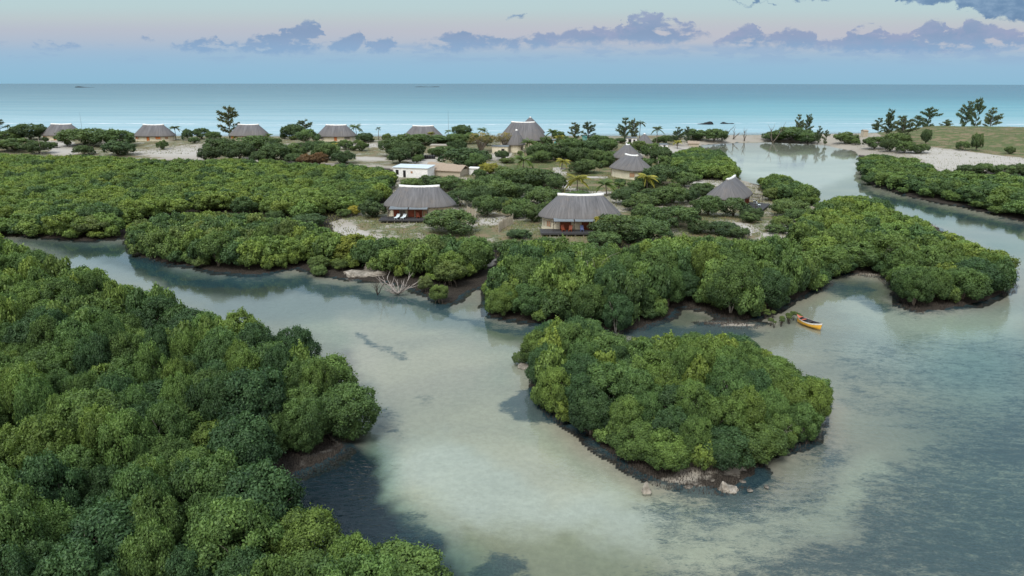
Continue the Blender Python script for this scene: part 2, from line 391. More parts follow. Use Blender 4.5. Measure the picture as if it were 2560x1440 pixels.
def thatch(t, o):
    uv = t.add('ShaderNodeUVMap').outputs[0]; ob = t.add('ShaderNodeTexCoord').outputs['Object']
    fine = t.noise(t.scale(uv, (3.2, .45, 1)), 2.2, 6, .72); patch = t.noise(ob, .55, 4, .6)
    c = t.mix(t.mr(fine, .20, .80), (.062, .066, .075, 1), (.205, .21, .225, 1))
    c = t.mix(t.math('MULTIPLY', t.mr(patch, .50, .75), .35), c, (.20, .175, .15, 1))
    sep_ = t.add('ShaderNodeSeparateXYZ'); t.l.new(uv, sep_.inputs[0])
    c = t.mix(t.math('MULTIPLY', t.mr(sep_.outputs[1], 1.0, 0.0), .30), c, (.17, .15, .125, 1))
    return princ(t, c, .95, fine, .1, .10)
M['thatch'] = mat('thatch', thatch)

def leafmat(name, trans=.22, var=.5):
    def fn(t, o):
        oi = t.add('ShaderNodeObjectInfo'); at = t.add('ShaderNodeAttribute', attribute_name='tint')
        geo = t.add('ShaderNodeNewGeometry').outputs['Position']
        nz = t.noise(geo, .35, 3)
        v = at.outputs['Fac']
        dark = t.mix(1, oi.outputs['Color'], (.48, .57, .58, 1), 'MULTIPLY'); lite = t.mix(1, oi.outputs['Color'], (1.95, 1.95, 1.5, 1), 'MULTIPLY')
        c = t.mix(t.mr(v, .0, 1., kind='LINEAR'), dark, lite)  # tint carries painted shade in crown gaps and light on crown tops
        c = t.mix(t.mr(nz, .45, .75, 0, .25), c, t.mix(1, c, (1.15, 1.08, .9, 1), 'MULTIPLY'))
        p = t.add('ShaderNodeBsdfPrincipled'); t.l.new(c, p.inputs['Base Color']); p.inputs['Roughness'].default_value = .55
        p.inputs['Specular IOR Level'].default_value = .25
        tr = t.add('ShaderNodeBsdfTranslucent'); t.l.new(t.mix(1, c, (1.2, 1.3, .6, 1), 'MULTIPLY'), tr.inputs[0])
        ms = t.add('ShaderNodeMixShader'); ms.inputs[0].default_value = trans
        t.l.new(p.outputs[0], ms.inputs[1]); t.l.new(tr.outputs[0], ms.inputs[2]); return ms.outputs[0]
    return mat(name, fn)
M['leaf'] = leafmat('leaves')

def ground_fn(t, o):
    pos = t.add('ShaderNodeNewGeometry').outputs['Position']
    A = lambda k: t.add('ShaderNodeAttribute', attribute_name=k).outputs
    base = A('Col')['Color']; sg = A('seagrass')['Fac']; gr = A('grass')['Fac']; mud = A('mud')['Fac']
    n1 = t.noise(pos, 2.2, 6, .68); n2 = t.noise(pos, .22, 4, .6); n3 = t.noise(pos, 7, 4, .7)
    c = t.mix(t.mr(n1, .3, .7), t.mix(1, base, (.90, .90, .90, 1), 'MULTIPLY'), t.mix(1, base, (1.07, 1.07, 1.07, 1), 'MULTIPLY'))
    # dry grass and creeping green over sand
    g = t.mr(t.math('ADD', t.math('ADD', gr, t.math('MULTIPLY', t.math('SUBTRACT', n2, .5), 1.1)), t.math('MULTIPLY', t.math('SUBTRACT', n1, .5), .9)), .42, .62)
    gc = t.mix(t.mr(n3, .35, .65), (.055, .090, .034, 1), (.140, .160, .075, 1))
    gc = t.mix(t.mr(n2, .45, .62), gc, (.20, .165, .105, 1))
    c = t.mix(g, c, gc)
    m = t.mr(t.math('ADD', mud, t.math('ADD', t.math('MULTIPLY', t.math('SUBTRACT', n1, .5), .8), t.math('MULTIPLY', t.math('SUBTRACT', n2, .5), .5))), .35, .62)
    c = t.mix(m, c, t.mix(t.mr(n3, .3, .7), (.016, .014, .012, 1), (.062, .054, .045, 1)))
    # seagrass beds: streaky clumps, drawn out along the current
    v = t.scale(pos, (.55, 1.25, 1), (0, 0, R(34)))
    s1 = t.noise(v, 1.5, 9, .80, .4); s2 = t.noise(v, 8.0, 4, .75)
    s = t.math('ADD', t.math('MULTIPLY', t.math('SUBTRACT', s1, .5), 1.4), t.math('MULTIPLY', t.math('SUBTRACT', s2, .5), .8))
    s = t.math('ADD', s, t.math('MULTIPLY', t.math('SUBTRACT', t.noise(v, .28, 4, .6), .5), .5))
    sm = t.mr(t.math('ADD', sg, s), .36, .74)
    c = t.mix(t.math('MULTIPLY', sm, .80), c, t.mix(t.mr(n3, .35, .65), (.014, .044, .066, 1), (.044, .092, .104, 1)))
    return princ(t, c, .95, t.math('ADD', n1, n3), .1, .025)
M['ground'] = mat('ground', ground_fn)

def water_fn(t, o):
    pos = t.add('ShaderNodeNewGeometry').outputs['Position']
    A = lambda k: t.add('ShaderNodeAttribute', attribute_name=k).outputs
    dep = A('depth')['Fac']; body = A('Body')['Color']; turb = A('turb')['Fac']; rip = A('ripple')['Fac']; far = A('far')['Fac']
    # Beer-Lambert loss through twice the real depth of the water
    comb = t.add('ShaderNodeCombineXYZ')
    for i, k in enumerate((.26, .10, .13)):
        t.put(comb.inputs[i], t.math('POWER', math.e, t.math('MULTIPLY', dep, -2*k)))
    tr = t.add('ShaderNodeBsdfTransparent'); t.l.new(comb.outputs[0], tr.inputs[0])
    # waves
    w1 = t.noise(t.scale(pos, (1.0, 2.1, 1), (0, 0, R(24))), 1.35, 3, .55, .3)
    w2 = t.noise(t.scale(pos, (1, 1.5, 1), (0, 0, R(-18))), 4.0, 2, .5)
    patch = t.mr(t.noise(t.scale(pos, (.6, 1.6, 1), (0, 0, R(15))), .055, 4, .6), .38, .62, .25, 1)
    sea = t.noise(t.scale(pos, (.006, .085, 1)), 1.0, 4, .55)
    sea2 = t.noise(t.scale(pos, (.08, .35, 1)), 1.0, 5, .65)
    hgt = t.math('MULTIPLY', t.math('ADD', t.math('MULTIPLY', w1, .06), t.math('MULTIPLY', w2, .012)), t.math('MULTIPLY', rip, patch))
    swell = t.noise(t.scale(pos, (.0035, .030, 1)), 1.0, 5, .62)
    hs = t.math('ADD', t.math('ADD', t.math('MULTIPLY', sea, 4.0), t.math('MULTIPLY', sea2, 1.6)), t.math('MULTIPLY', swell, 9))
    body = t.mix(t.math('MULTIPLY', far, t.mr(swell, .44, .60, .0, .5)), body, t.mix(1, body, (.62, .80, .86, 1), 'MULTIPLY'))  # wave-face shading painted in: swell noise darkens the body colour
    hgt = t.math('ADD', hgt, t.math('MULTIPLY', hs, far))
    b = t.add('ShaderNodeBump'); b.inputs['Strength'].default_value = 1; b.inputs['Distance'].default_value = 1
    t.l.new(hgt, b.inputs['Height'])
    gl = t.add('ShaderNodeBsdfGlossy'); gl.inputs['Color'].default_value = (1, 1, 1, 1)
    t.put(gl.inputs['Roughness'], t.math('ADD', .03, t.math('MULTIPLY', far, .22))); t.l.new(b.outputs[0], gl.inputs['Normal'])
    df = t.add('ShaderNodeBsdfDiffuse'); t.l.new(body, df.inputs[0])
    inner = t.add('ShaderNodeMixShader'); t.l.new(turb, inner.inputs[0]); t.l.new(tr.outputs[0], inner.inputs[1]); t.l.new(df.outputs[0], inner.inputs[2])
    fr = t.add('ShaderNodeFresnel'); fr.inputs['IOR'].default_value = 1.33; t.l.new(b.outputs[0], fr.inputs['Normal'])
    # unresolved waves tilt the far surface, so reflection never reaches the flat-mirror value
    ff = t.mix(far, fr.outputs[0], t.math('MINIMUM', fr.outputs[0], .25))
    ms = t.add('ShaderNodeMixShader'); t.l.new(ff, ms.inputs[0]); t.l.new(inner.outputs[0], ms.inputs[1]); t.l.new(gl.outputs[0], ms.inputs[2])
    foam = A('foam')['Fac']
    fn_ = t.noise(t.scale(pos, (.05, .25, 1)), 1.0, 5, .7)
    fm = t.mr(t.math('ADD', foam, t.math('MULTIPLY', t.math('SUBTRACT', fn_, .5), 1.7)), .72, .95)
    fd = t.add('ShaderNodeBsdfDiffuse'); fd.inputs[0].default_value = (.7, .74, .76, 1)
    m2 = t.add('ShaderNodeMixShader'); t.l.new(fm, m2.inputs[0]); t.l.new(ms.outputs[0], m2.inputs[1]); t.l.new(fd.outputs[0], m2.inputs[2])
    return m2.outputs[0]
M['water'] = mat('water', water_fn)

# ------------------------------------------------------------------ terrain and water
def grid(xs, ys):
    gx, gy = np.meshgrid(xs, ys); X, Y = P0(gx, gy)
    nr, nc = gx.shape; i = np.arange(nr*nc).reshape(nr, nc)
    fc = np.stack([i[1:, :-1], i[1:, 1:], i[:-1, 1:], i[:-1, :-1]], -1).reshape(-1, 4)
    return gx.ravel(), gy.ravel(), X.ravel(), Y.ravel(), fc
def soft_px(pts, gx, gy, w):
    return sst(-w, w, sdist([tuple(p) for p in pts], gx, gy))

gx, gy, X, Y, fc = grid(np.arange(-700, 3261, 7.0), np.concatenate([np.arange(335, 420, 1.2), np.arange(420, 700, 3.0), np.arange(700, 1480, 4.5), np.arange(1480, 2400, 30)]))
Z, D = terr(X, Y, True)
C = lambda *c: np.array(c)
col = np.empty((len(X), 3)); SAND = C(.315, .29, .235); col[:] = SAND
px, py, _ = proj(X, Y, np.maximum(Z, 0))   # where each ground point is seen: used only to lay out zones from the survey photo
def zone(pts, c, w, amt=1.0):
    m = soft_px(pts, px, py, w)*amt; col[:] = col*(1-m[:, None])+np.array(c)*m[:, None]; return m
under = D < 0
pm = np.clip(F/np.maximum(np.hypot(X, Y), 20), 3, 60)
wob = (vnoise(X, Y, 6, 31)-.5)*4.5+(vnoise(X, Y, 1.6, 32)-.5)*2.0; wob2 = (vnoise(X, Y, 7, 33)-.5)*5.5+(vnoise(X, Y, 1.9, 34)-.5)*2.2
px = px+wob*pm; py = py+wob2*pm*np.clip(CAM_H/np.maximum(np.hypot(X, Y), 20), .06, .6)
# seabed
zone([(700, 760), (1200, 790), (1320, 900), (1330, 1000), (1400, 1080), (1600, 1220), (1900, 1260), (2200, 1150), (2250, 1200), (1900, 1400), (1500, 1420), (1250, 1330), (1000, 1250), (960, 1100), (940, 950), (800, 850)], (.385, .37, .295), 40)
zone([(1000, 1120), (1130, 1060), (1330, 1130), (1620, 1270), (1600, 1330), (1350, 1300), (1180, 1270), (1020, 1210)], (.475, .465, .42), 60, .9)
zone([(860, 780), (1150, 820), (1200, 960), (1000, 1000), (860, 900)], (.50, .43, .36), 40, .8)
zone([(820, 870), (860, 870), (900, 960), (850, 950)], (.22, .18, .18), 25, .7)
zone([(930, 960), (1000, 980), (1050, 1080), (990, 1200), (930, 1100)], (.26, .26, .24), 30, .6)
zone([(930, 800), (1180, 830), (1290, 1000), (1330, 1080), (1500, 1200), (1350, 1230), (1130, 1050), (1000, 1060), (960, 940)], (.43, .385, .31), 34, .6)
zone([(1180, 1290), (1500, 1340), (1640, 1440), (1400, 1600), (1250, 1440)], (.27, .265, .175), 40, .8)
zone([(2100, 740), (2560, 780), (2560, 1000), (2100, 900)], (.44, .46, .42), 60, .5)
zone([(1700, 388), (2120, 378), (2150, 430), (2050, 470), (1860, 440)], (.60, .56, .52), 12, .8)
# land: mud under the mangroves, white sand inland
LANDSAND = C(.34, .315, .275)
m_land = D > 0
big = vnoise(X*.6+Y*.5, Y*1.3-X*.4, 9, 41)[:, None]; sml = vnoise(X, Y, 3.0, 42)[:, None]
col = col*(.78+.38*big+.06*sml)+(big-.5)*np.array((.05, .02, -.01))
col = np.clip(col, .01, .8)
col[m_land] = col[m_land]*.3+LANDSAND*.7
zone([(60, 600), (330, 600), (640, 690), (1000, 720), (1240, 790), (1200, 830), (900, 790), (700, 800), (560, 800), (420, 720), (170, 660)], (.20, .22, .215), 30, .8)
zone([(60, 600), (330, 604), (430, 668), (640, 700), (780, 690), (770, 712), (660, 738), (520, 735), (380, 690), (240, 640)], (.045, .06, .045), 14, .9)  # dark tree reflections under the far creek bank, painted into the seabed colour
zone([(1215, 800), (1310, 815), (1500, 830), (1480, 850), (1300, 850), (1225, 835)], (.10, .13, .08), 16, .8)  # painted bank reflection in front of the middle thicket
zone([(1590, 830), (1690, 790), (1700, 760), (1760, 780), (1760, 800), (1660, 830)], (.12, .13, .09), 12, .8)  # painted bank reflection in the inlet right of it
zone([(2080, 690), (2230, 715), (2235, 770), (2150, 740), (2080, 715)], (.12, .13, .09), 14, .8)
zone([(2150, 440), (2180, 480), (2300, 500), (2560, 570), (2560, 590), (2380, 545), (2200, 505), (2150, 470)], (.06, .08, .07), 8, .8)
seag = np.zeros(len(X)); seag += .66*soft_px([(1180, 1500), (1640, 1395), (1850, 1350), (2080, 1270), (2200, 1150), (2330, 1060), (2560, 900), (3300, 800), (3300, 2400), (1300, 2400)], px, py, 130)
seag = np.maximum(seag, .52*soft_px([(1590, 1240), (1960, 1200), (2100, 1100), (2200, 1100), (2100, 1230), (1900, 1330), (1640, 1420), (1560, 1400), (1600, 1300)], px, py, 70))
seag = np.maximum(seag, .50*soft_px([(2080, 830), (2700, 800), (2700, 1100), (2350, 1100), (2100, 1000), (2050, 930), (1950, 860)], px, py, 60))
seag = np.maximum(seag, .95*soft_px([(1195, 1385), (1260, 1350), (1330, 1375), (1350, 1410), (1300, 1460), (1180, 1450)], px, py, 34))
seag = np.maximum(seag, .58*soft_px([(960, 1265), (1060, 1255), (1110, 1310), (1120, 1380), (1020, 1330)], px, py, 18))
zone([(905, 1095), (965, 1150), (975, 1240), (1070, 1310), (1190, 1380), (1260, 1480), (1290, 1800), (700, 1800), (700, 1200), (760, 1160)], (.022, .034, .045), 26)
seag = np.maximum(seag, .62*soft_px([(880, 820), (960, 850), (1040, 890), (1020, 895), (940, 870), (870, 835)], px, py, 8))
seag = np.maximum(seag, .5*soft_px([(960, 985), (1040, 1020), (1045, 1080), (985, 1075), (940, 1010)], px, py, 26))
seag = np.maximum(seag, .42*soft_px([(1060, 970), (1120, 990), (1110, 1010), (1065, 995)], px, py, 10))
seag = np.maximum(seag, .78*soft_px([(1275, 990), (1335, 985), (1385, 1070), (1330, 1060), (1280, 1020)], px, py, 14))
seag = np.maximum(seag, .75*soft_px([(1560, 835), (1640, 820), (1760, 815), (1900, 825), (1800, 850), (1600, 860)], px, py, 14))
seag = np.maximum(seag, .60*soft_px([(2150, 700), (2230, 770), (2330, 800), (2200, 780), (2100, 740), (2060, 720)], px, py, 14))
seag = np.maximum(seag, .66*soft_px([(2150, 470), (2260, 496), (2560, 560), (2560, 585), (2400, 545), (2200, 505)], px, py, 8))
seag = np.maximum(seag, .85*soft_px([(1755, 358), (1840, 356), (1835, 362), (1760, 365)], px, py, 2))
seag = np.maximum(seag, .75*soft_px([(230, 610), (480, 690), (760, 690), (950, 720), (1130, 770), (1250, 800), (1500, 835), (1330, 835), (1000, 760), (700, 720), (430, 705)], px, py, 12))
seag = np.where(under, seag, 0)+np.where(under, .8*np.exp(-np.clip(-D, 0, 9)/1.4), 0)  # shore fringe of seagrass, widened to paint dark reflections along the banks
grass = np.where(D > 0, .0, 0.0)
inl = sst(2, 10, D)
def gz(pts, v, w):
    global grass; m = soft_px(pts, px, py, w); grass = np.maximum(grass, m*v*inl)
gz([(820, 540), (980, 520), (1150, 560), (1500, 520), (2000, 520), (2050, 560), (1900, 600), (1500, 640), (1200, 640), (940, 600)], .62, 12)
gz([(1250, 395), (1720, 395), (1720, 500), (1250, 480)], .85, 12)
gz([(1950, 500), (2060, 540), (2000, 590), (1700, 560), (1650, 500)], .52, 12)
gz([(-100, 330), (1800, 330), (1720, 420), (1000, 420), (560, 400), (-100, 400)], .58, 8)
gz([(850, 520), (1900, 440), (2060, 520), (1900, 610), (940, 606)], .50, 16); gz([(1000, 400), (1800, 360), (1720, 480), (1000, 500)], .55, 10)
gz([(2180, 326), (2300, 310), (3300, 305), (3300, 420), (2570, 398), (2400, 378), (2290, 362), (2240, 366)], .95, 6)
gz([(1850, 500), (1980, 500), (1960, 545), (1860, 540)], .4, 8)
mud = np.zeros(len(X))
for pts, v, w in [
    ([(-900, 385), (0, 392), (500, 402), (980, 420), (985, 500), (900, 530), (830, 560), (860, 600), (1230, 620), (1300, 610), (1950, 605), (2050, 520), (2150, 495), (2400, 590), (2560, 640), (2560, 760), (2230, 800), (2200, 690), (2100, 690), (1980, 800), (1500, 840), (-900, 780)], .9, 8),
    ([(-900, 600), (1000, 1150), (1000, 2300), (-1500, 2300)], .9, 20), ([(1300, 800), (2100, 930), (2100, 1260), (1600, 1240), (1300, 1050)], .8, 10),
    ([(2140, 385), (2350, 425), (3300, 440), (3300, 720), (2560, 560), (2150, 470)], .85, 6),
    ([(1690, 395), (1800, 400), (1860, 445), (1700, 450)], .8, 5), ([(1870, 455), (2055, 480), (2055, 515), (1940, 510)], .7, 6)]:
    mud = np.maximum(mud, v*soft_px(pts, px, py, w))
for pts, v, w in [  # bare sandy patches at the edges
    ([(1620, 1190), (1700, 1165), (1900, 1165), (1900, 1225), (1720, 1232), (1620, 1215)], .44, 18), ([(700, 1170), (790, 1130), (880, 1105), (890, 1118), (800, 1160), (715, 1195)], .36, 12),
    ([(2030, 1000), (2075, 1020), (2060, 1095), (2030, 1080)], .30, 8), ([(2130, 678), (2210, 682), (2230, 700), (2150, 696)], .6, 6), ([(1180, 630), (1240, 630), (1235, 660), (1190, 665)], .6, 6), ([(1740, 800), (1870, 800), (1850, 818), (1740, 812)], .34, 6),
    ([(1690, 600), (1760, 600), (1900, 590), (2040, 545), (2055, 560), (1930, 605), (1750, 612)], .6, 6)]:
    mud = mud-v*soft_px(pts, px, py, w)
mud = np.where(m_land, mud, np.where(D > -1.2, mud*.8, 0))
# pale paths and white sand flats
for pts, w in [([(1380, 418), (1410, 418), (1420, 450), (1440, 475), (1530, 478), (1530, 484), (1420, 484), (1400, 450)], 2), ([(1470, 441), (1520, 441), (1520, 445), (1470, 445)], 1.2),
    ([(2240, 378), (2330, 372), (2400, 374), (2600, 402), (3300, 440), (3300, 460), (2500, 412), (2350, 432), (2300, 395)], 4),
    ([(1690, 365), (1740, 372), (1700, 392), (1560, 385), (1600, 370)], 3), ([(830, 565), (900, 570), (960, 600), (940, 606), (850, 590)], 8), ([(110, 352), (180, 356), (200, 384), (130, 386)], 5),
    ([(890, 392), (970, 394), (960, 402), (900, 400)], 2), ([(1020, 398), (1100, 392), (1100, 412), (1040, 412)], 3), ([(1930, 570), (2000, 545), (2050, 548), (1980, 575), (1900, 598)], 6),
    ([(1700, 440), (1830, 450), (1800, 465), (1700, 455)], 4), ([(330, 380), (500, 365), (500, 395), (400, 392)], 10), ([(1830, 555), (1880, 560), (1880, 590), (1840, 570)], 8), ([(820, 360), (960, 358), (960, 368), (820, 368)], 3),
    ([(1190, 545), (1260, 540), (1260, 560), (1200, 560)], 5), ([(1240, 372), (1280, 380), (1260, 400), (1230, 395)], 4)]:
    m = soft_px(pts, px, py, w); col = col*(1-.9*m[:, None])+np.array((.45, .435, .40))*.85*m[:, None]; grass = grass*(1-.8*m); mud = mud*(1-.8*m)
gm = mesh_np('ground', np.stack([X, Y, Z], -1), fc, M['ground'], {'Col': col, 'seagrass': seag, 'grass': grass, 'mud': mud}, smooth=True)
tag(link('ground', gm), 'sandy tidal ground and seabed', kind='structure')

gx, gy, X, Y, fc = grid(np.arange(-900, 3461, 14.0), np.concatenate([[207.9+.16*8, 210.5, 212, 214, 217], np.arange(220, 420, 1.0), np.arange(420, 1500, 6.0), np.arange(1500, 2400, 60)]))
# keep the far rim on the sea horizon even where the roll lifts it
ok = Y > 0
Y = np.where(ok, Y, 60000.0); X = np.where(ok, X, (gx-1280)/F*60000.0)
far_r = np.hypot(X, Y); k = np.minimum(1, 60000/far_r); X, Y = X*k, Y*k
Z, D = terr(X, Y, True)
dep = np.clip(-Z, 0, 3)
seam = (Y > 300) & (gy < 352)
dsh = np.where(seam, np.clip(-D, 0, None), 0)
far = sst(0, 40, dsh)
turb = np.where(seam, sst(0, 40, dsh)*.9+.08, 1-np.exp(-dep*.12))
body = np.empty((len(X), 3)); body[:] = (.040, .13, .24)
band = np.stack([np.interp(gy, [210, 225, 245, 265, 290, 312, 340], a) for a in ([.045, .06, .075, .12, .18, .28, .36], [.145, .17, .215, .31, .37, .44, .50], [.21, .24, .28, .37, .42, .49, .55])], -1)
tq = np.clip((gx-700)/900, 0, 1)[:, None]
bandl = np.stack([np.interp(gy, [210, 240, 270, 300, 340], a) for a in ([.065, .12, .19, .29, .38], [.155, .235, .33, .44, .52], [.21, .285, .38, .49, .57])], -1)
body = np.where(seam[:, None], bandl*(1-tq)+band*tq, body)
body = np.where((sst(-2, 4, sdist(DEEP, X, Y)) > .01)[:, None], np.array((.010, .028, .062)), body)
rip = np.where(gy > 500, 1.0, .5)*np.where(seam, 0, 1)
rip = rip*(.10+.9*sst(850, 1250, gy)+.6*soft_px([(2000, 850), (3400, 700), (3400, 2400), (1900, 2400)], gx, gy, 150))
rip = np.clip(rip+2.2*sst(-2, 3, sdist(DEEP, X, Y)), 0, 3)
foam = np.where(seam, .62*np.exp(-((dsh-22)/6)**2)+.74*np.exp(-((dsh-60)/6)**2)+.80*np.exp(-((dsh-125)/9)**2)+.66*np.exp(-((dsh-185)/9)**2)+.45*np.exp(-((dsh-230)/14)**2), 0)
foam = foam+np.where(seam, .95*np.exp(-(dsh/3.0)**2), 0)
wm = mesh_np('water', np.stack([X, Y, 0*X], -1), fc, M['water'], {'depth': dep, 'Body': body, 'turb': turb, 'ripple': rip, 'far': far, 'foam': foam}, smooth=True)
tag(link('water', wm), 'shallow lagoon and open sea water', kind='structure')

# ------------------------------------------------------------------ foliage
def unit(v): return v/np.maximum(np.linalg.norm(v, axis=-1, keepdims=True), 1e-9)
def crown_arrays(seed, nl=30, nleaf=9000, ls=.055, flat=.75, lobe=(.22, .34), low=-.25, asp=.55, droop=.0, open_=0.0):
    """crown of many leaf-sized faces on lobes; unit radius, bottom near z=0, top near z=1"""
    rg = np.random.default_rng(seed)
    d = unit(rg.normal(size=(nl*3, 3))); d = d[d[:, 2] > low][:nl]; nl = len(d)
    lr = rg.uniform(lobe[0], lobe[1], nl)
    pr = (1-lr)*rg.uniform(.72, 1.02, nl)
    c = d*pr[:, None]; c[:, 2] *= flat
    c += rg.normal(size=c.shape)*.05
    c = np.concatenate([c, rg.normal(size=(6, 3))*[.3, .3, .15]]); lr = np.concatenate([lr, rg.uniform(.25, .36, 6)]); nl = len(c)
    ltint = rg.uniform(0, 1, nl)*.40+.42*np.clip(c[:, 2]/flat+.1, 0, 1)  # upper lobes painted lighter, as if lit from above
    w = lr**2; k = rg.choice(nl, nleaf*2, p=w/w.sum())
    dd = unit(rg.normal(size=(nleaf*2, 3))+unit(c[k]+1e-6)*.75+[0, 0, .45])
    rr = lr[k]*(.72+.34*rg.random(nleaf*2)**.7)*(1+.16*np.sin(dd[:, 0]*9+k)*np.sin(dd[:, 1]*8+dd[:, 2]*7))
    out_ = rg.random(nleaf*2) < .20   # loose twigs that stand out of the clumps
    rr = np.where(out_, rr*rg.uniform(1.0, 1.38, nleaf*2), rr)
    p = c[k]+dd*rr[:, None]*[1, 1, .95]+np.where(out_[:, None], [0, 0, .03], 0)
    ok = np.ones(len(p), bool)
    for j in range(nl): ok &= ~((np.linalg.norm(p-c[j], axis=1) < lr[j]*.72) & (k != j))
    if open_: ok &= rg.random(len(p)) > open_*(np.sin(p[:, 0]*7+seed)*np.sin(p[:, 1]*7)*.5+.5)
    p, dd, k = p[ok][:nleaf], dd[ok][:nleaf], k[ok][:nleaf]; m = len(p)
    nrm = unit(dd+rg.normal(size=(m, 3))*.55); t = unit(np.cross(nrm, rg.normal(size=(m, 3)))); b = np.cross(nrm, t)
    s = ls*rg.uniform(.6, 1.3, m)[:, None]
    V = np.stack([p-t*s, p-b*s*asp, p+t*s, p+b*s*asp], 1)
    V[:, 2] += dd*s*.0; V[:, 0, 2] -= droop*s[:, 0]
    tint = np.clip(ltint[k]+rg.normal(size=m)*.16+.18*dd[:, 2], 0, 1)  # leaves facing up get painted top light; the rest is random tone
    V[..., 2] = V[..., 2]/(flat*1.75)+.50
    return V.reshape(-1, 3), np.repeat(tint, 4)
def crown_mesh(name, **k):
    V, t = crown_arrays(**k); return mesh_np(name, V, np.arange(len(V)).reshape(-1, 4), M['leaf'], {'tint': t})
def trunk_mesh(seed, n=5, mt='bark', spread=.50, top=.45, base=-.22, rad=.035, stilts=0, name='trunk'):
    rg = random.Random(seed); b = MB()
    for i in range(n):
        a = 6.28*i/n+rg.uniform(-.4, .4); s = spread*rg.uniform(.5, 1)
        p0 = Vector((math.cos(a)*.03, math.sin(a)*.03, base)); p3 = Vector((math.cos(a)*s, math.sin(a)*s, top*rg.uniform(.8, 1.2)))
        p1 = Vector((math.cos(a)*s*.25, math.sin(a)*s*.25, base+.3+rg.uniform(-.05, .05))); p2 = p1.lerp(p3, .55)+Vector((rg.uniform(-.07, .07), rg.uniform(-.07, .07), .04))
        b.tube([p0, p1, p2, p3], [rad, rad*.8, rad*.5, rad*.2], 5)
        for q in range(3):
            o = p2.lerp(p3, rg.random()); e = o+Vector((rg.uniform(-.25, .25), rg.uniform(-.25, .25), rg.uniform(.08, .25)))
            b.tube([o, o.lerp(e, .5)+Vector((0, 0, .03)), e], [rad*.32, rad*.22, rad*.1], 4)
    for i in range(stilts):
        a = 6.28*i/stilts+rg.uniform(-.2, .2); s = rg.uniform(.35, .75)
        b.tube([(0, 0, .16), (math.cos(a)*s*.5, math.sin(a)*s*.5, .12), (math.cos(a)*s*.9, math.sin(a)*s*.9, -.08), (math.cos(a)*s, math.sin(a)*s, base)], rad*.35, 4)
    return b.mesh(name, M[mt], True)

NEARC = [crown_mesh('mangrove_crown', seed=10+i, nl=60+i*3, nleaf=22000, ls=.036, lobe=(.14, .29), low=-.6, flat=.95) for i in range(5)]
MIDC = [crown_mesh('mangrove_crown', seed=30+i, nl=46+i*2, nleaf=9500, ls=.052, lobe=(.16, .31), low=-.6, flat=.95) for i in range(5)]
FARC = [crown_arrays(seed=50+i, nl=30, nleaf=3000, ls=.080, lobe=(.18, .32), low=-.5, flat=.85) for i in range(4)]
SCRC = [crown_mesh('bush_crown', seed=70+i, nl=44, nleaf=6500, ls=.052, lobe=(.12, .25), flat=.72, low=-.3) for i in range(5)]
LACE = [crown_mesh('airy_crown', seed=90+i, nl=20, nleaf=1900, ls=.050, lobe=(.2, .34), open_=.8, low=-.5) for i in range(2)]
TRK = [trunk_mesh(i) for i in range(4)]; TRKP = [trunk_mesh(20+i, 6, 'palebark', rad=.022, top=.55, spread=.7) for i in range(2)]
TRKS = trunk_mesh(40, 4, stilts=11, rad=.028)
SCRT = [trunk_mesh(50+i, 6, rad=.022, base=-.15, top=.45, spread=.7) for i in range(2)]

def jit(c, rg, a=.11):
    f = 1+rg.uniform(-a, a); h = rg.uniform(-a, a)*.5
    return (c[0]*f*(1+h), c[1]*f, c[2]*f*(1-h), 1)
TINTS = {'mid green': (.068, .116, .044), 'yellow-green': (.098, .148, .044), 'bright green': (.084, .138, .048), 'dark green': (.044, .084, .040), 'olive': (.080, .118, .048)}
def tree(name, crown, trunk, loc, r, h, tint, rg, clear=.12, label=None, cat='tree', group=None, rz=None):
    """r crown radius, h whole height; clear = share of height under the crown"""
    e = empty(name, loc, rg.uniform(0, 6.28) if rz is None else rz, label, cat, group)
    c = link('crown', crown, e); c.location = (0, 0, h*clear); c.scale = (r*1.05, r*rg.uniform(.95, 1.12), h*(1-clear)*1.0); c.color = jit(tint, rg)
    if trunk is not None:
        t = link('trunk', trunk, e); t.location = (0, 0, h*.20); t.scale = (r, r, h*.85)
    return e

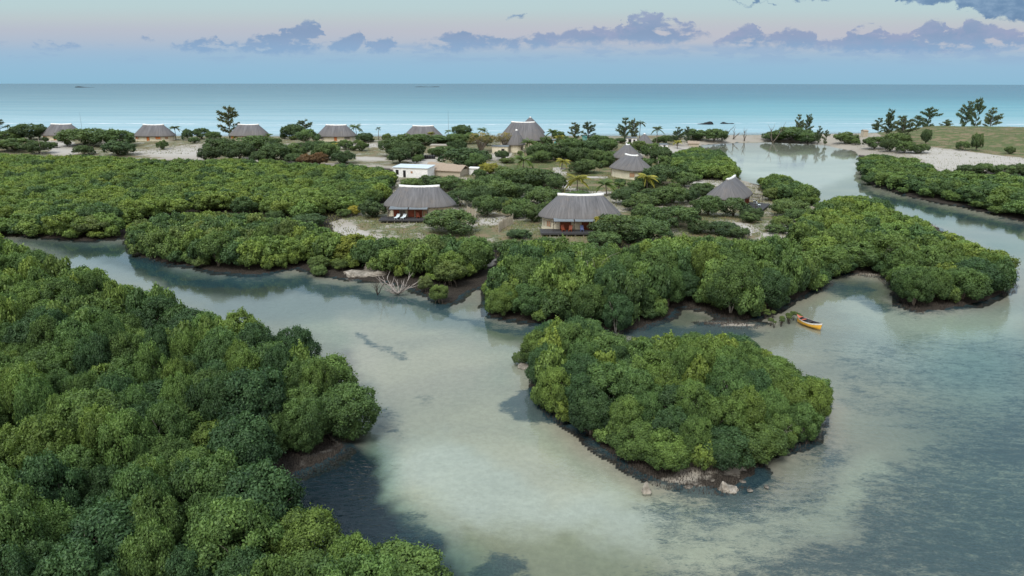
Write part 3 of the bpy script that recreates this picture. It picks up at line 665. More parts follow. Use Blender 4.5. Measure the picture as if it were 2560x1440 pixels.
def ordi(k): return f"{k}{'th' if 10 <= k % 100 <= 20 else {1: 'st', 2: 'nd', 3: 'rd'}.get(k % 10, 'th')}"
ZONES = [  # name for the label, outline seen in the photo, crown radius range, height range, tint mix
 ('left foreground thicket', [(-420, 590), (-100, 584), (20, 588), (60, 620), (120, 625), (165, 665), (210, 672), (300, 690), (415, 700), (470, 768), (560, 788), (640, 788), (690, 826), (760, 846), (800, 908), (850, 938), (930, 990), (940, 1035), (915, 1075), (850, 1092), (790, 1112), (715, 1140), (660, 1165), (715, 1195), (745, 1255), (770, 1325), (860, 1325), (900, 1380), (1000, 1388), (1085, 1440), (1200, 1640), (-420, 1640)],
   (1.4, 3.1), (2.9, 5.9), ['mid green']*4+['bright green']*2+['dark green']*2+['yellow-green']*2, (3.1, .0)),
 ('island thicket', [(1313, 850), (1345, 815), (1440, 788), (1500, 826), (1560, 856), (1640, 842), (1850, 836), (1930, 886), (2000, 936), (2058, 958), (2068, 1000), (2042, 1060), (1990, 1112), (1900, 1132), (1850, 1168), (1760, 1174), (1650, 1170), (1560, 1135), (1470, 1085), (1390, 1062), (1328, 1000), (1325, 900)],
   (1.4, 2.8), (2.8, 5.2), ['mid green']*3+['bright green']*3+['yellow-green']*3+['dark green'], (2.9, 0)),
 ('middle thicket', [(1250, 610), (1380, 598), (1560, 618), (1620, 598), (1700, 593), (1850, 598), (1960, 598), (2040, 640), (2078, 700), (2000, 742), (1930, 772), (1870, 797), (1790, 792), (1750, 752), (1690, 748), (1660, 792), (1590, 805), (1540, 828), (1400, 806), (1290, 800), (1213, 780), (1207, 715), (1240, 690)],
   (1.7, 3.4), (3.4, 6.6), ['mid green']*4+['dark green']*3+['bright green']*2, (3.6, 0)),
 ('right point thicket', [(1950, 600), (2060, 500), (2150, 488), (2222, 508), (2245, 538), (2290, 543), (2322, 573), (2400, 588), (2435, 618), (2522, 638), (2535, 730), (2440, 752), (2330, 758), (2230, 770), (2240, 715), (2200, 678), (2090, 678), (2060, 700), (2030, 640)],
   (1.8, 3.6), (2.9, 5.4), ['mid green']*4+['yellow-green']*3+['dark green']*2, (3.7, 0)),
 ('creekside thicket', [(315, 560), (400, 540), (520, 528), (660, 538), (760, 556), (850, 586), (960, 598), (1080, 590), (1232, 598), (1240, 640), (1190, 685), (1150, 700), (1100, 700), (980, 690), (880, 665), (770, 655), (690, 672), (560, 668), (420, 652), (318, 628)],
   (2.0, 3.1), (3.6, 5.4), ['mid green']*3+['dark green']*3+['olive']*2+['yellow-green'], (3.7, 0)),
 ('lagoon far thicket', [(2140, 395), (2190, 384), (2290, 398), (2340, 425), (2420, 430), (3000, 455), (3000, 655), (2500, 533), (2400, 505), (2300, 488), (2165, 462)],
   (2.7, 3.8), (3.2, 4.4), ['mid green']*4+['bright green']+['dark green']*2, (4.4, 0)),
 ('inner bank grove', [(1683, 385), (1730, 368), (1790, 373), (1855, 432), (1830, 452), (1700, 447), (1678, 420)], (2.6, 3.6), (3.8, 4.8), ['mid green', 'bright green', 'dark green'], (4.4, 0)),
 ('sideways hut grove', [(1870, 438), (1960, 438), (2053, 480), (2048, 513), (1950, 505), (1905, 470)], (2.4, 3.2), (3.6, 4.6), ['mid green', 'dark green'], (4.0, 0)),
 ('far left thicket', [(-420, 383), (0, 383), (120, 390), (230, 388), (330, 396), (500, 400), (620, 396), (760, 408), (900, 412), (988, 430), (992, 470), (962, 502), (900, 522), (860, 532), (740, 550), (500, 530), (330, 562), (300, 592), (190, 594), (0, 592), (-420, 592)],
   (2.4, 3.4), (3.3, 4.4), ['mid green']*4+['bright green']*3+['yellow-green']*3+['dark green']*2, (4.1, 0)),
]
rg = random.Random(5); nr = np.random.default_rng(5)
placed = []
for zi, (zn, poly, rr, hh, tn, (sp, _)) in enumerate(ZONES):
    pp = [tuple(p) for p in poly]; a = np.array(poly, float)
    y0, y1 = a[:, 1].min()+4, min(a[:, 1].max(), 1700)+60
    gxx, gyy = P0(np.array([a[:, 0].min(), a[:, 0].max(), a[:, 0].min(), a[:, 0].max()]), np.array([y0, y0, y1, y1]))
    nc = 70000 if zi == 0 else 40000 if zi in (1, 8) else 26000; cx = nr.uniform(gxx.min(), gxx.max(), nc); cy = nr.uniform(gyy.min(), gyy.max(), nc)
    r = nr.uniform(*rr, nc); h = nr.uniform(*hh, nc)
    FIX = {0: [(868, 1082, 2.7, 4.2), (770, 1085, 2.5, 4.0), (820, 1010, 2.6, 4.6), (735, 930, 2.3, 4.6)]}.get(zi, [])   # surveyed trees at the tip of the left bank
    for k_, (fx_, fy_, fr_, fh_) in enumerate(FIX):
        gx_ = P0(float(fx_), float(fy_)); cx[k_], cy[k_] = float(gx_[0]), float(gx_[1]); r[k_], h[k_] = fr_, fh_
    z = terr(cx, cy)
    ok = z > -.15; z = np.maximum(z, -.1)
    for fz, fx in ((.93, 0), (.6, -.62), (.6, .62), (.30, -.5), (.30, .5), (.02, 0)):
        qx, qy, _ = proj(cx+fx*r, cy, z+h*fz); ok &= inside(pp, qx, qy)
    ok[:len(FIX)] = True
    idx = np.where(ok)[0]
    kept = []
    for i in idx:
        q = (r[i]*1.28*sp/3.1/np.mean(rr)*2.2/1.28)**2 if False else (sp*.94*(.66+.62*(r[i]-rr[0])/(rr[1]-rr[0])))**2
        if all((cx[i]-cx[j])**2+(cy[i]-cy[j])**2 > q for j in kept): kept.append(i)
    for i in kept: placed.append((zi, float(cx[i]), float(cy[i]), float(z[i]), float(r[i]), float(h[i])))
    # low young trees in the gaps and along the water's edge
    r2 = nr.uniform(1.0, 1.7, nc)*(rr[0]/2.0); h2 = nr.uniform(1.5, 2.6, nc)
    ok = terr(cx, cy) > -.12; dsm = coastal(cx, cy)
    for fz, fx in ((.95, 0), (.5, -.75), (.5, .75), (.0, 0)):
        qx, qy, _ = proj(cx+fx*r2, cy, z+h2*fz); ok &= inside(pp, qx, qy-(5 if fz == 0 else 0))
    small = []
    for i in np.where(ok)[0]:
        if all((cx[i]-cx[j])**2+(cy[i]-cy[j])**2 > (r[j]*.80)**2 for j in kept) and all((cx[i]-cx[j])**2+(cy[i]-cy[j])**2 > (r2[i]*1.15)**2 for j in small): small.append(i)
    small = [i for i in small if (-.3 < dsm[i] < 4.5) or rg.random() < .12]
    for i in small: placed.append((zi, float(cx[i]), float(cy[i]), float(z[i]), float(r2[i]), float(h2[i])))
# the ones that show largest are trees of their own; the rest of the far-left thicket is one mass
def show(p): return p[4]*ppm(p[1], p[2])
inframe = []; beside = []
for p in placed:
    qx, qy, _ = proj(np.array(p[1]), np.array(p[2]), p[3]+p[5]*.6)
    pad = show(p)
    if -pad < qx < 2560+pad and qy < 1440+pad*1.1: inframe.append((p, float(qx), float(qy)))
    elif -420 < qx < 3000 and qy < 1700: beside.append((p, float(qx), float(qy)))
inframe.sort(key=lambda t: -show(t[0]))
NMAX = 285
print('MANGROVES', len(placed), 'in frame', len(inframe), {ZONES[z][0]: sum(1 for t in inframe if t[0][0] == z) for z in range(len(ZONES))})
single, mass = inframe[:NMAX], inframe[NMAX:]+beside
massz = {t[0][0] for t in mass}; print('mass zones', massz)
labels = {}
for zi in range(len(ZONES)):
    its = [t for t in single if t[0][0] == zi]; its.sort(key=lambda t: -t[2])
    rows = []
    for t in its:   # rows counted from the camera
        if rows and rows[-1][0][2]-t[2] < show(t[0])*1.5: rows[-1].append(t)
        else: rows.append([t])
    for ri, row in enumerate(rows):
        row.sort(key=lambda t: t[1])
        for k, t in enumerate(row): labels[id(t[0])] = (ri, k, len(row), len(rows))
for (p, qx, qy) in single:
    zi, x, y, z, r, h = p; tn = rg.choice(ZONES[zi][4])
    # colour drifts in patches, as in the photo
    v = float(vnoise(np.array(x), np.array(y), 14, 11))
    if v > .62: tn = rg.choice(['yellow-green', 'bright green'])
    if v < .36: tn = rg.choice(['dark green', 'mid green'])
    if zi == 0 and qx < 700 and qy > 1150: tn = rg.choice(['dark green', 'mid green', 'mid green', 'bright green'])
    ri, k, m, nrows = labels[id(p)]
    where = 'front row' if ri == 0 else ('rearmost row' if ri == nrows-1 else f'{ordi(ri+1)} row')
    side = 'leftmost' if k == 0 else ('rightmost' if k == m-1 else f'{ordi(k+1)} from left')
    if m == 1: side = 'single'
    lab = f"{tn} mangrove, {side} in {where} of the {ZONES[zi][0]}"
    near = y < 95
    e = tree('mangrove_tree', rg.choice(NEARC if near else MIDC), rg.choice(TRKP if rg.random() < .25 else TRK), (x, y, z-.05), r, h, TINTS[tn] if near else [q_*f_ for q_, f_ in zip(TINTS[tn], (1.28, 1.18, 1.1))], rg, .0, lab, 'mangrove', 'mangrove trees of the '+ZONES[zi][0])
if mass:
    Vs, Ts, Cs = [], [], []
    for (p, qx, qy) in mass:
        zi, x, y, z, r, h = p; V, t = FARC[rg.randrange(4)]; a = rg.uniform(0, 6.28); ca, sa = math.cos(a), math.sin(a)
        W = np.stack([(V[:, 0]*ca-V[:, 1]*sa)*r*1.08+x, (V[:, 0]*sa+V[:, 1]*ca)*r*1.08+y, V[:, 2]*h*.9+z+h*.06], -1)
        v = float(vnoise(np.array(x), np.array(y), 16, 11)); tn = rg.choice(ZONES[zi][4])
        if v > .62: tn = rg.choice(['yellow-green', 'bright green'])
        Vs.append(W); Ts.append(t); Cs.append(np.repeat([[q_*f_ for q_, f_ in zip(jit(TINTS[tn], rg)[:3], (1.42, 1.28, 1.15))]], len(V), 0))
    V = np.concatenate(Vs)
    def massleaf(t, o):
        c0 = t.add('ShaderNodeAttribute', attribute_name='leafcol').outputs['Color']; v = t.add('ShaderNodeAttribute', attribute_name='tint').outputs['Fac']
        c = t.mix(t.mr(v, 0, 1, kind='LINEAR'), t.mix(1, c0, (.48, .57, .58, 1), 'MULTIPLY'), t.mix(1, c0, (1.95, 1.95, 1.5, 1), 'MULTIPLY'))  # same painted shade and top light for the mass crowns
        p = t.add('ShaderNodeBsdfPrincipled'); t.l.new(c, p.inputs['Base Color']); p.inputs['Roughness'].default_value = .55; p.inputs['Specular IOR Level'].default_value = .25
        tr = t.add('ShaderNodeBsdfTranslucent'); t.l.new(t.mix(1, c, (1.2, 1.3, .6, 1), 'MULTIPLY'), tr.inputs[0])
        ms = t.add('ShaderNodeMixShader'); ms.inputs[0].default_value = .22
        t.l.new(p.outputs[0], ms.inputs[1]); t.l.new(tr.outputs[0], ms.inputs[2]); return ms.outputs[0]
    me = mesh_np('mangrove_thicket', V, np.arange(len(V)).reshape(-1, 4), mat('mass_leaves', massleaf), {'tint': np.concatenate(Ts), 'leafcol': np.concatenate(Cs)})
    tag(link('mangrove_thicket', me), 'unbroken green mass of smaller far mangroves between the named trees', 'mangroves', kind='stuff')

# ------------------------------------------------------------------ thatched huts
def sring(a, r, z, k=56, bump=0, zf=None):
    out = []
    for j in range(k):
        th = 2*math.pi*j/k; cx, sy = math.cos(th), math.sin(th)
        x = a*math.tanh(3.5*cx)+r*cx; y = r*sy
        zz = z+(zf(x) if zf else 0)
        out.append((x, y, zz))
    return out
def roof_mesh(a, r, c, ze, zr, name='roof', k=56, seed=0):
    rg_ = random.Random(seed); V = []; UV = []; Fc = []
    prof = [(0, -.28, .93), (0, -.22, 1.0), (0, -.05, 1.0)]+[(t, 0, 1) for t in (.04, .14, .26, .4, .55, .7, .85, 1.0)]
    ragg = [rg_.uniform(-.05, .05) for _ in range(k)]
    for (t, dz_, sc) in prof:
        aa = a*(1-t)+(c-.15)*t; r_ = (r*(1-t**1.12)+.16*t)*sc; z = ze+(zr-ze)*(t**1.0)+dz_
        for j, p in enumerate(sring(aa, r_, z, k, zf=lambda x: .20*(x/max(c, .5))**2*t**5 if c > .6 else 0)):
            V.append((p[0], p[1], p[2]+(ragg[j] if t == 0 else 0))); UV.append((j/k*(2*math.pi*r+4*a)*.5, t))
    m = len(prof)
    for i in range(m-1):
        for j in range(k): Fc.append((i*k+j, i*k+(j+1) % k, (i+1)*k+(j+1) % k, (i+1)*k+j))
    Fc.append(tuple((m-1)*k+j for j in range(k))); Fc.append(tuple(range(k))[::-1])
    me = bpy.data.meshes.new(name); me.from_pydata(V, [], Fc); me.materials.append(M['thatch'])
    ul = me.uv_layers.new(name='UVMap')
    for p in me.polygons:
        p.use_smooth = len(p.vertices) == 4
        us = [UV[v][0] for v in p.vertices]; wrap = max(us)-min(us) > 5; mx = (2*math.pi*r+4*a)*.5
        for li, v in zip(p.loop_indices, p.vertices):
            u = UV[v][0]; ul.data[li].uv = (u+mx if wrap and u < mx/2 else u, UV[v][1])
    me.update(); return me
def cap_mesh(c, zr, name='ridge_cap'):
    b = MB(); rings = []
    if c < .6: b.loft([[(q*math.cos(t*.5236), q*math.sin(t*.5236), z) for t in range(12)] for q, z in ((.50, zr-.42), (.40, zr-.12), (.22, zr+.06), (.05, zr+.12))]); return b.mesh(name, M['white'], True)
    for i in range(17):
        x = -c-.35+(2*c+.7)*i/16; z = zr+.20*(min(1, abs(x)/c))**2+.10; w = .40 if 0 < i < 16 else .3; w += .03*math.sin(i*2.1)
        rings.append([(x, -w, z-.42), (x, -w*.6, z), (x, 0, z+.13), (x, w*.6, z), (x, w, z-.42), (x, 0, z-.3)])
    b.loft(rings, cap0=True); return b.mesh(name, M['white'], True)
def hut(px, label, L=7.6, Rr=4.5, eave=2.75, Ht=6.3, c=3.9, rz=0, wallm='cream', wins=(), front=None, group=None, walls=True, name='thatched_hut', seed=0, sunk=0):
    X, Y, z = G(*px)
    e = empty(name, (X, Y, z-sunk), R(rz), label, 'hut', group)
    a = L-Rr if L > Rr else 0.0; c = c if a > 0 else .2
    link('roof', roof_mesh(a, Rr, c, eave, Ht, seed=seed), e); link('ridge_cap', cap_mesh(c, Ht), e)
    rw = Rr-.75
    if walls:
        b = MB(); b.loft([sring(a, rw, -.6), sring(a, rw, eave+.25)]); b.build('wall', M[wallm], e)
        b = MB(); b.loft([sring(a, rw+.12, -.6), sring(a, rw+.12, .28)]); b.build('plinth', M['cream'], e)
    else:
        for i in range(8):
            an = 6.28*i/8+.2; b = MB(); b.tube([(math.cos(an)*rw, math.sin(an)*rw, -.4), (math.cos(an)*rw, math.sin(an)*rw, eave+.3)], .14, 8); b.build('post', M['white'], e)
    for (kind, u, w, z0, z1, mt) in wins:   # u: metres along the front, beyond the straight part it bends round the end
        if abs(u) <= a*.9: x, y, ang = u, -rw, 0
        else:
            s = (abs(u)-a*.9)/rw; ang = min(s, 1.45)*(1 if u > 0 else -1); x = math.copysign(a*.96, u)+rw*math.sin(ang); y = -rw*math.cos(ang)
        off = .07
        b = MB(); b.box((x+off*math.sin(ang)*.4, y-off*math.cos(ang)*.4, (z0+z1)/2), (w, .16, z1-z0), ang, 0)
        o = b.build(kind, M[mt], e)
        b = MB()
        dxn, dyn = math.sin(ang), -math.cos(ang); tx, ty = math.cos(ang), math.sin(ang); q = .12
        for sgn in (-1, 1): b.box((x+dxn*q+tx*sgn*w/2, y+dyn*q+ty*sgn*w/2, (z0+z1)/2), (.09, .1, z1-z0+.1), ang)
        b.box((x+dxn*q, y+dyn*q, z1), (w+.1, .1, .1), ang); b.box((x+dxn*q, y+dyn*q, (z0+z1)/2), (.06, .1, z1-z0), ang)
        b.build('frame', M['redwood' if kind == 'door' else 'post'], o)
    if front: front(e, a, rw)
    return e
def deck_front(x0, x1, dep, px0, px1, canvas=True, dz=.55):
    def f(e, a, rw):
        b = MB(); nb = int((x1-x0)/.22)
        for i in range(nb): b.box((x0+(i+.5)*(x1-x0)/nb, -rw-dep/2+.3, dz), ((x1-x0)/nb-.02, dep+.6, .07))
        b.box(((x0+x1)/2, -rw-dep+.04, dz-.14), (x1-x0, .09, .18)); d = b.build('deck', M['deck'], e)
        m = max(5, int((x1-x0)/1.3))
        for i in range(m):
            for yy in (-rw-dep+.2, -rw-dep*.45):
                b = MB(); b.tube([(x0+.2+(x1-x0-.4)*i/(m-1), yy, -.9), (x0+.2+(x1-x0-.4)*i/(m-1), yy, dz-.2)], .085, 6); b.build('deck_post', M['post'], d)
        t = 2.45; yf = -rw-dep*.62
        b = MB()
        xs = [px0, (px0+px1)/2, px1]
        for x in xs:
            b.tube([(x, yf, dz), (x, yf, t)], .055, 6); b.tube([(x, yf, t), (x, -rw+.1, t+.32)], .05, 6)
        b.tube([(px0-.3, yf, t), (px1+.3, yf, t)], .055, 6); b.tube([(px0-.2, -rw+.05, t+.3), (px1+.2, -rw+.05, t+.3)], .05, 6)
        for x, s in ((px0, 1), (px1, -1)): b.tube([(x, yf, t-.7), (x+.6*s, yf, t)], .035, 5)
        if not canvas:
            for i in range(9):
                yy = yf+(abs(yf)-rw)*i/9; b.tube([(px0-.4, yy, t+.03+.04*i), (px1+.5, yy, t+.03+.04*i)], .035, 5)
        pg = b.build('pergola', M['darkwood'], e)
        if canvas:
            for u, v in ((px0+.12, xs[1]-.12), (xs[1]+.12, px1-.12)):
                b = MB(); n_ = 8; vs = []
                for i in range(n_+1):
                    for j in range(n_+1):
                        x = u+(v-u)*i/n_; q = j/n_; y = yf+.05+(-rw-.15-yf)*q
                        vs.append((x, y, t+.07+.31*q-.10*math.sin(math.pi*i/n_)*math.sin(math.pi*q)))
                fs = [(i*(n_+1)+j, (i+1)*(n_+1)+j, (i+1)*(n_+1)+j+1, i*(n_+1)+j+1) for i in range(n_) for j in range(n_)]
                b.raw(vs, fs); b.raw([(x, y, z-.02) for x, y, z in vs], [f_[::-1] for f_ in fs]); b.build('canvas_shade', M['canvas'], pg, True)
    return f
def loc_of(e, x, y, z):
    ca, sa = math.cos(e.rotation_euler.z), math.sin(e.rotation_euler.z)
    return (e.location.x+x*ca-y*sa, e.location.y+x*sa+y*ca, e.location.z+z)
W_ = lambda u, w=1.0, m='shutter', z0=.95, z1=2.05: ('window', u, w, z0, z1, m)
D_ = lambda u, w=.95, m='orange', z1=2.1: ('door', u, w, .1, z1, m)
Hh = {}
Hh[1] = hut((1051, 541), 'large thatched hut with two pale loungers on its dark front deck', wins=[W_(-6.6, 1.1, 'mesh'), D_(-4.2, 1.3, 'redwood', 2.2), W_(-2.9, 1.2, 'mesh'), D_(-1.4, 1.3, 'redwood', 2.2), D_(.2, 1.3, 'redwood', 2.2), W_(1.5, .9, 'shutter'), W_(4.2, 1.4, 'mesh')],
    front=deck_front(-7.5, 3.2, 3.2, -5.7, 2.3), seed=1)
Hh[2] = hut((1449, 571), 'nearest thatched hut, with brown chairs on its deck above the creek trees', L=8.1, Rr=4.6, c=4.1, Ht=6.5, wins=[W_(-7.6, .7), W_(-6.2, 1.0), D_(-3.1, 1.9, 'redwood', 2.15), D_(.9, 1.8, 'redwood', 2.15), W_(3.4, 1.2, 'mesh')],
    front=deck_front(-7.9, 3.4, 3.4, -5.5, 2.4), seed=2)
Hh[3] = hut((1821, 515), 'thatched hut turned sideways with a deck and bare pergola by the lagoon', L=8.2, Rr=4.6, rz=60, c=3.6, Ht=6.5, wins=[D_(-.5, 1.6, 'redwood'), D_(2.2, 1.5, 'redwood'), W_(-3.8, 1.1)],
    front=deck_front(-4.6, 4.8, 4.6, -3.6, 4.0, canvas=False), seed=3)
Hh[4] = hut((1576, 443), 'thatched hut with salmon shutters beside a yellowing palm', L=7.4, Rr=4.9, rz=-58, c=2.5, Ht=6.5, wins=[('window', u, 1.5, .8, 2.0, 'shutter') for u in (-7.6, -5.6, 7.3, 4.6)], seed=4)
Hh[5] = hut((1567, 412), 'thatched hut peeping over the roof of the shuttered hut', L=5.9, Rr=5.1, rz=-70, c=.8, Ht=6.8, wins=[W_(-6.5, 1.3, 'darkwood'), W_(-4.5, 1.2, 'shutter')], seed=5)
Hh[6] = hut((1609, 376), 'open conical thatched gazebo on white posts near the beach', L=4.0, Rr=4.0, eave=2.6, Ht=6.9, walls=False, name='thatched_gazebo', seed=6)
Hh[7] = hut((1307, 366), 'biggest thatched roof, the long main lodge behind the beach', L=10.4, Rr=6.6, eave=3.0, Ht=9.8, c=4.6, rz=-12, wallm='reed', name='thatched_lodge', seed=7)
Hh[9] = hut((1325, 358), 'round thatched peak rising behind the main lodge roof', L=6.4, Rr=6.4, eave=4.6, Ht=11.1, name='thatched_tower', seed=9)
Hh[8] = hut((1291, 379), 'small steep cone-roofed round hut in front of the main lodge', L=3.6, Rr=3.6, eave=2.9, Ht=8.6, name='round_hut', wallm='cream', wins=[W_(2.2, .9, 'darkwood')], seed=8)
bl = ['leftmost beachfront thatched hut, half hidden by bushes', 'beachfront thatched hut with orange door beside a windblown palm', 'beachfront thatched hut in front of the tall casuarina', 'beachfront thatched hut between a round bush and a big palm', 'beachfront thatched hut right of the small thin palm, walls hidden by bushes']
for i, (x, y) in enumerate([(160, 349), (389, 351), (625, 350), (843, 351.5), (1059, 354)]):
    Hh[10+i] = hut((x, y), bl[i], L=9.0, Rr=5.0, eave=2.2, Ht=6.7, c=4.3, wins=[W_(-6.2, 1.9, 'orange'), D_(-1.0, 1.1), W_(3.4, 2.2, 'orange'), W_(6.6, 1.2, 'shutter')] if i < 3 else [W_(-5.8, 2.2, 'mesh'), D_(.4, 1.1), W_(5.2, 2.4, 'mesh')], group='thatched huts along the beach', seed=20+i)

# loungers, chairs ------------------------------------------------------------
def lounger(loc, rz, label):
    e = empty('sun_lounger', loc, rz, label, 'sun lounger', 'white loungers on the decks')
    b = MB(); b.box((0, -.35, .34), (.68, 1.3, .08)); b.build('seat', M['whitefab'], e)
    b = MB(); b.box((0, .62, .58), (.68, .85, .07), rx=R(38)); b.build('backrest', M['whitefab'], e)
    for x in (-.28, .28):
        for y in (-.85, .3): b = MB(); b.box((x, y, .15), (.06, .06, .30)); b.build('leg', M['whitefab'], e)
def chair(loc, rz, label, m='redwood'):
    e = empty('deck_chair', loc, rz, label, 'chair', 'low chairs on the decks')
    b = MB(); b.box((0, 0, .38), (.62, .6, .07), rx=R(8)); b.build('seat', M[m], e)
    b = MB(); b.box((0, .36, .75), (.62, .07, .8), rx=R(-18)); b.build('backrest', M[m], e)
    for x in (-.27, .27):
        for y in (-.25, .25): b = MB(); b.box((x, y, .17), (.07, .07, .36)); b.build('leg', M[m], e)
lounger(loc_of(Hh[1], -3.95, -5.6, .6), R(-12), 'left one of the two white loungers on the deck of the large hut')
lounger(loc_of(Hh[1], -2.65, -5.6, .6), R(-12), 'right one of the two white loungers on the deck of the large hut')
lounger(loc_of(Hh[3], -.6, -6.6, .6), Hh[3].rotation_euler.z+R(75), 'white lounger in the middle of the lagoon-side deck')
lounger(loc_of(Hh[3], 2.8, -5.4, .6), Hh[3].rotation_euler.z+R(90), 'white lounger lying flat at the back of the lagoon-side deck')
chair(loc_of(Hh[1], .2, -5.0, .6), R(15), 'brown chair beside the loungers on the large hut deck')
chair(loc_of(Hh[2], -3.6, -5.6, .6), R(20), 'left brown chair on the nearest hut deck')
chair(loc_of(Hh[2], -2.3, -5.7, .6), R(-15), 'right brown chair, next to the doors on the nearest hut deck')
chair(loc_of(Hh[2], -.1, -5.6, .6), R(5), 'blue chair under the pergola of the nearest hut', 'blue')

# service buildings -----------------------------------------------------------
def house(px, d, rz, label, wallm, roofm, gable=0.0, over=.3, name='white_building', wins=(), cat='building'):
    X, Y, z = G(*px); e = empty(name, (X, Y, z), R(rz), label, cat)
    w, dp, h = d
    b = MB(); b.box((0, 0, h/2-.2), (w, dp, h+.4)); b.build('wall', M[wallm], e)
    b = MB()
    if gable:
        x, y = w/2+over, dp/2+over
        n_ = 12; vs = []
        for i in range(n_+1):
            xx = -x+2*x*i/n_; s = .10*math.sin(i*1.9+w)
            vs += [(xx, -y, h-.15+s*.4), (xx, 0, h+gable*(1-.35*i/n_)+s), (xx, y, h-.15+s*.4), (xx, y, h-.32), (xx, 0, h+gable*(1-.35*i/n_)-.2), (xx, -y, h-.32)]
        fs = [(i*6+j, i*6+(j+1) % 6, (i+1)*6+(j+1) % 6, (i+1)*6+j) for i in range(n_) for j in range(6)]
        fs += [(0, 1, 4, 5), (1, 2, 3, 4), tuple(n_*6+q for q in (5, 4, 1, 0)), tuple(n_*6+q for q in (4, 3, 2, 1))]
        b.raw(vs, fs)
    else: b.box((0, 0, h+.16), (w+2*over, dp+2*over, .14), rx=R(2.5))
    b.build('roof', M[roofm], e)
    for (k, side, u, ww, z0, z1, mt) in wins:
        b = MB()
        if side == 'f': b.box((u, -dp/2-.02, (z0+z1)/2), (ww, .1, z1-z0))
        else: b.box((-w/2-.02, u, (z0+z1)/2), (.1, ww, z1-z0))
        b.build(k, M[mt], e)
    return e
house((1036, 441), (10.8, 6.0, 2.9), -14, 'flat-roofed white service building with pale metal roof', 'white', 'metalroof', wins=[('window', 'f', -4.2, .9, .8, 2.2, 'black'), ('door', 'f', -1.9, .8, .1, 2.1, 'black'), ('window', 'f', .4, .6, 1.3, 1.9, 'shutter'), ('window', 'l', 0, 1.2, .9, 2.1, 'black')])
house((1118, 437), (11.5, 6.5, 1.9), -20, 'low shed with a sagging straw roof joined to the white building', 'reed', 'straw', 1.9, .5, 'straw_shed', cat='shed')
house((1186, 436), (2.9, 2.2, 1.9), -16, 'small white cabin at the right end of the straw shed', 'white', 'white', name='white_cabin', wins=[('window', 'f', .7, .9, .6, 1.5, 'black')], cat='cabin')
house((1110, 377), (10, 4, 2.2), -4, 'grey flat-roofed store below the rightmost beachfront hut', 'cream', 'post', name='store_shed', wins=[('door', 'f', 3.9, .9, .1, 1.9, 'black')], cat='shed')
house((1128, 399), (5.2, 3.4, 1.6), -8, 'little straw-roofed shelter behind the dark round tree', 'reed', 'straw', .7, .3, 'straw_shelter', cat='shed')
house((1733, 362), (4.6, 3, 1.5), -6, 'low straw-roofed beach shelter at the lagoon mouth', 'reed', 'straw', 1.0, .4, 'beach_shelter', cat='shed')
house((2160, 341), (2.4, 2.2, 3.0), 10, 'small tan reed shelter on the far beach', 'reed', 'straw', .5, .2, 'reed_shelter', cat='shed')
house((1576, 356), (5.0, 3.5, 2.2), 0, 'white beach bar with dark doorway left of the gazebo', 'white', 'canvas', name='beach_bar', wins=[('door', 'f', -.6, 1.3, .1, 1.8, 'black'), ('window', 'f', 1.4, .9, .8, 1.6, 'black')], cat='bar')
house((1648, 372), (6.5, 3, 1.8), 4, 'long white lean-to right of the gazebo', 'white', 'canvas', name='white_lean_to', wins=[('window', 'f', -1.6, .9, .5, 1.4, 'black'), ('door', 'f', 1.8, .8, .1, 1.6, 'black')], cat='shed')
house((1394, 361), (6.0, 3.4, 1.9), 6, 'pale green hut behind the palm right of the lodge', 'cream', 'canvas', name='green_hut', wins=[('window', 'f', -1.0, 1.6, .5, 1.4, 'teal'), ('door', 'f', 1.7, .9, .1, 1.6, 'black')], cat='hut')
house((1252, 381), (6.2, 3.6, 2.4), -10, 'pale building under the wide brown tree', 'cream', 'canvas', name='low_building', wins=[('window', 'f', 1.2, 1.2, .8, 1.6, 'black')], cat='building')
for i, (x, y, l_) in enumerate([(1367, 362, 'teal slatted beach stand at the right end of the main lodge'), (1461, 352, 'teal beach stand between the two pale casuarinas')]):
    X, Y, z = G(x, y); e = empty('teal_stand', (X, Y, z), R(10*i), l_, 'stand', 'teal beach stands')
    for q in range(4):
        b = MB(); b.box((-1.1+q*.72, 0, 1.3), (.12, .12, 2.6)); b.build('post', M['teal'], e)
    b = MB(); [b.box((0, .02, .5+q*.5), (2.3, .10, .22)) for q in range(4)]; b.build('slat_panel', M['teal'], e)
    b = MB(); b.box((0, .4, 2.66), (2.7, 1.5, .10), rx=R(-8)); b.build('roof', M['whitefab'], e)
# row of black tanks, yellow pump
for i in range(6):
    X, Y, z = G(1053+i*6.3, 397)
    o = MB(); o.loft([[(q*math.cos(t*.3927), q*math.sin(t*.3927), zz) for t in range(16)] for q, zz in ((.5, 0), (.58, .1), (.58, .45), (.55, .5), (.58, .55), (.58, 1.1), (.45, 1.32), (.2, 1.42))], cap0=True)
    nm = ['leftmost', 'second from left', 'third from left', 'third from right', 'second from right', 'rightmost'][i]
    k = o.build('water_tank', M['black'], None, True); k.location = (X, Y, z-.05); tag(k, f'black plastic tank, {nm} in the row behind the white building', 'tank', 'row of black tanks')
X, Y, z = G(1038, 403); e = empty('generator', (X, Y, z), R(15), 'yellow machine standing left of the black tanks', 'generator')
b = MB(); b.box((0, 0, .55), (1.5, .8, .5)); b.box((.25, 0, .95), (.7, .6, .35)); b.build('body', M['yellow'], e)
b = MB(); b.box((0, 0, .22), (1.9, .9, .1)); b.tube([(-.6, .2, .8), (-.6, .2, 1.3)], .05); b.build('frame', M['black'], e)
for s in (-1, 1): b = MB(); b.tube([(-.5, s*.42, .24), (-.5, s*.56, .24)], .24, 14); b.build('wheel', M['black'], e)

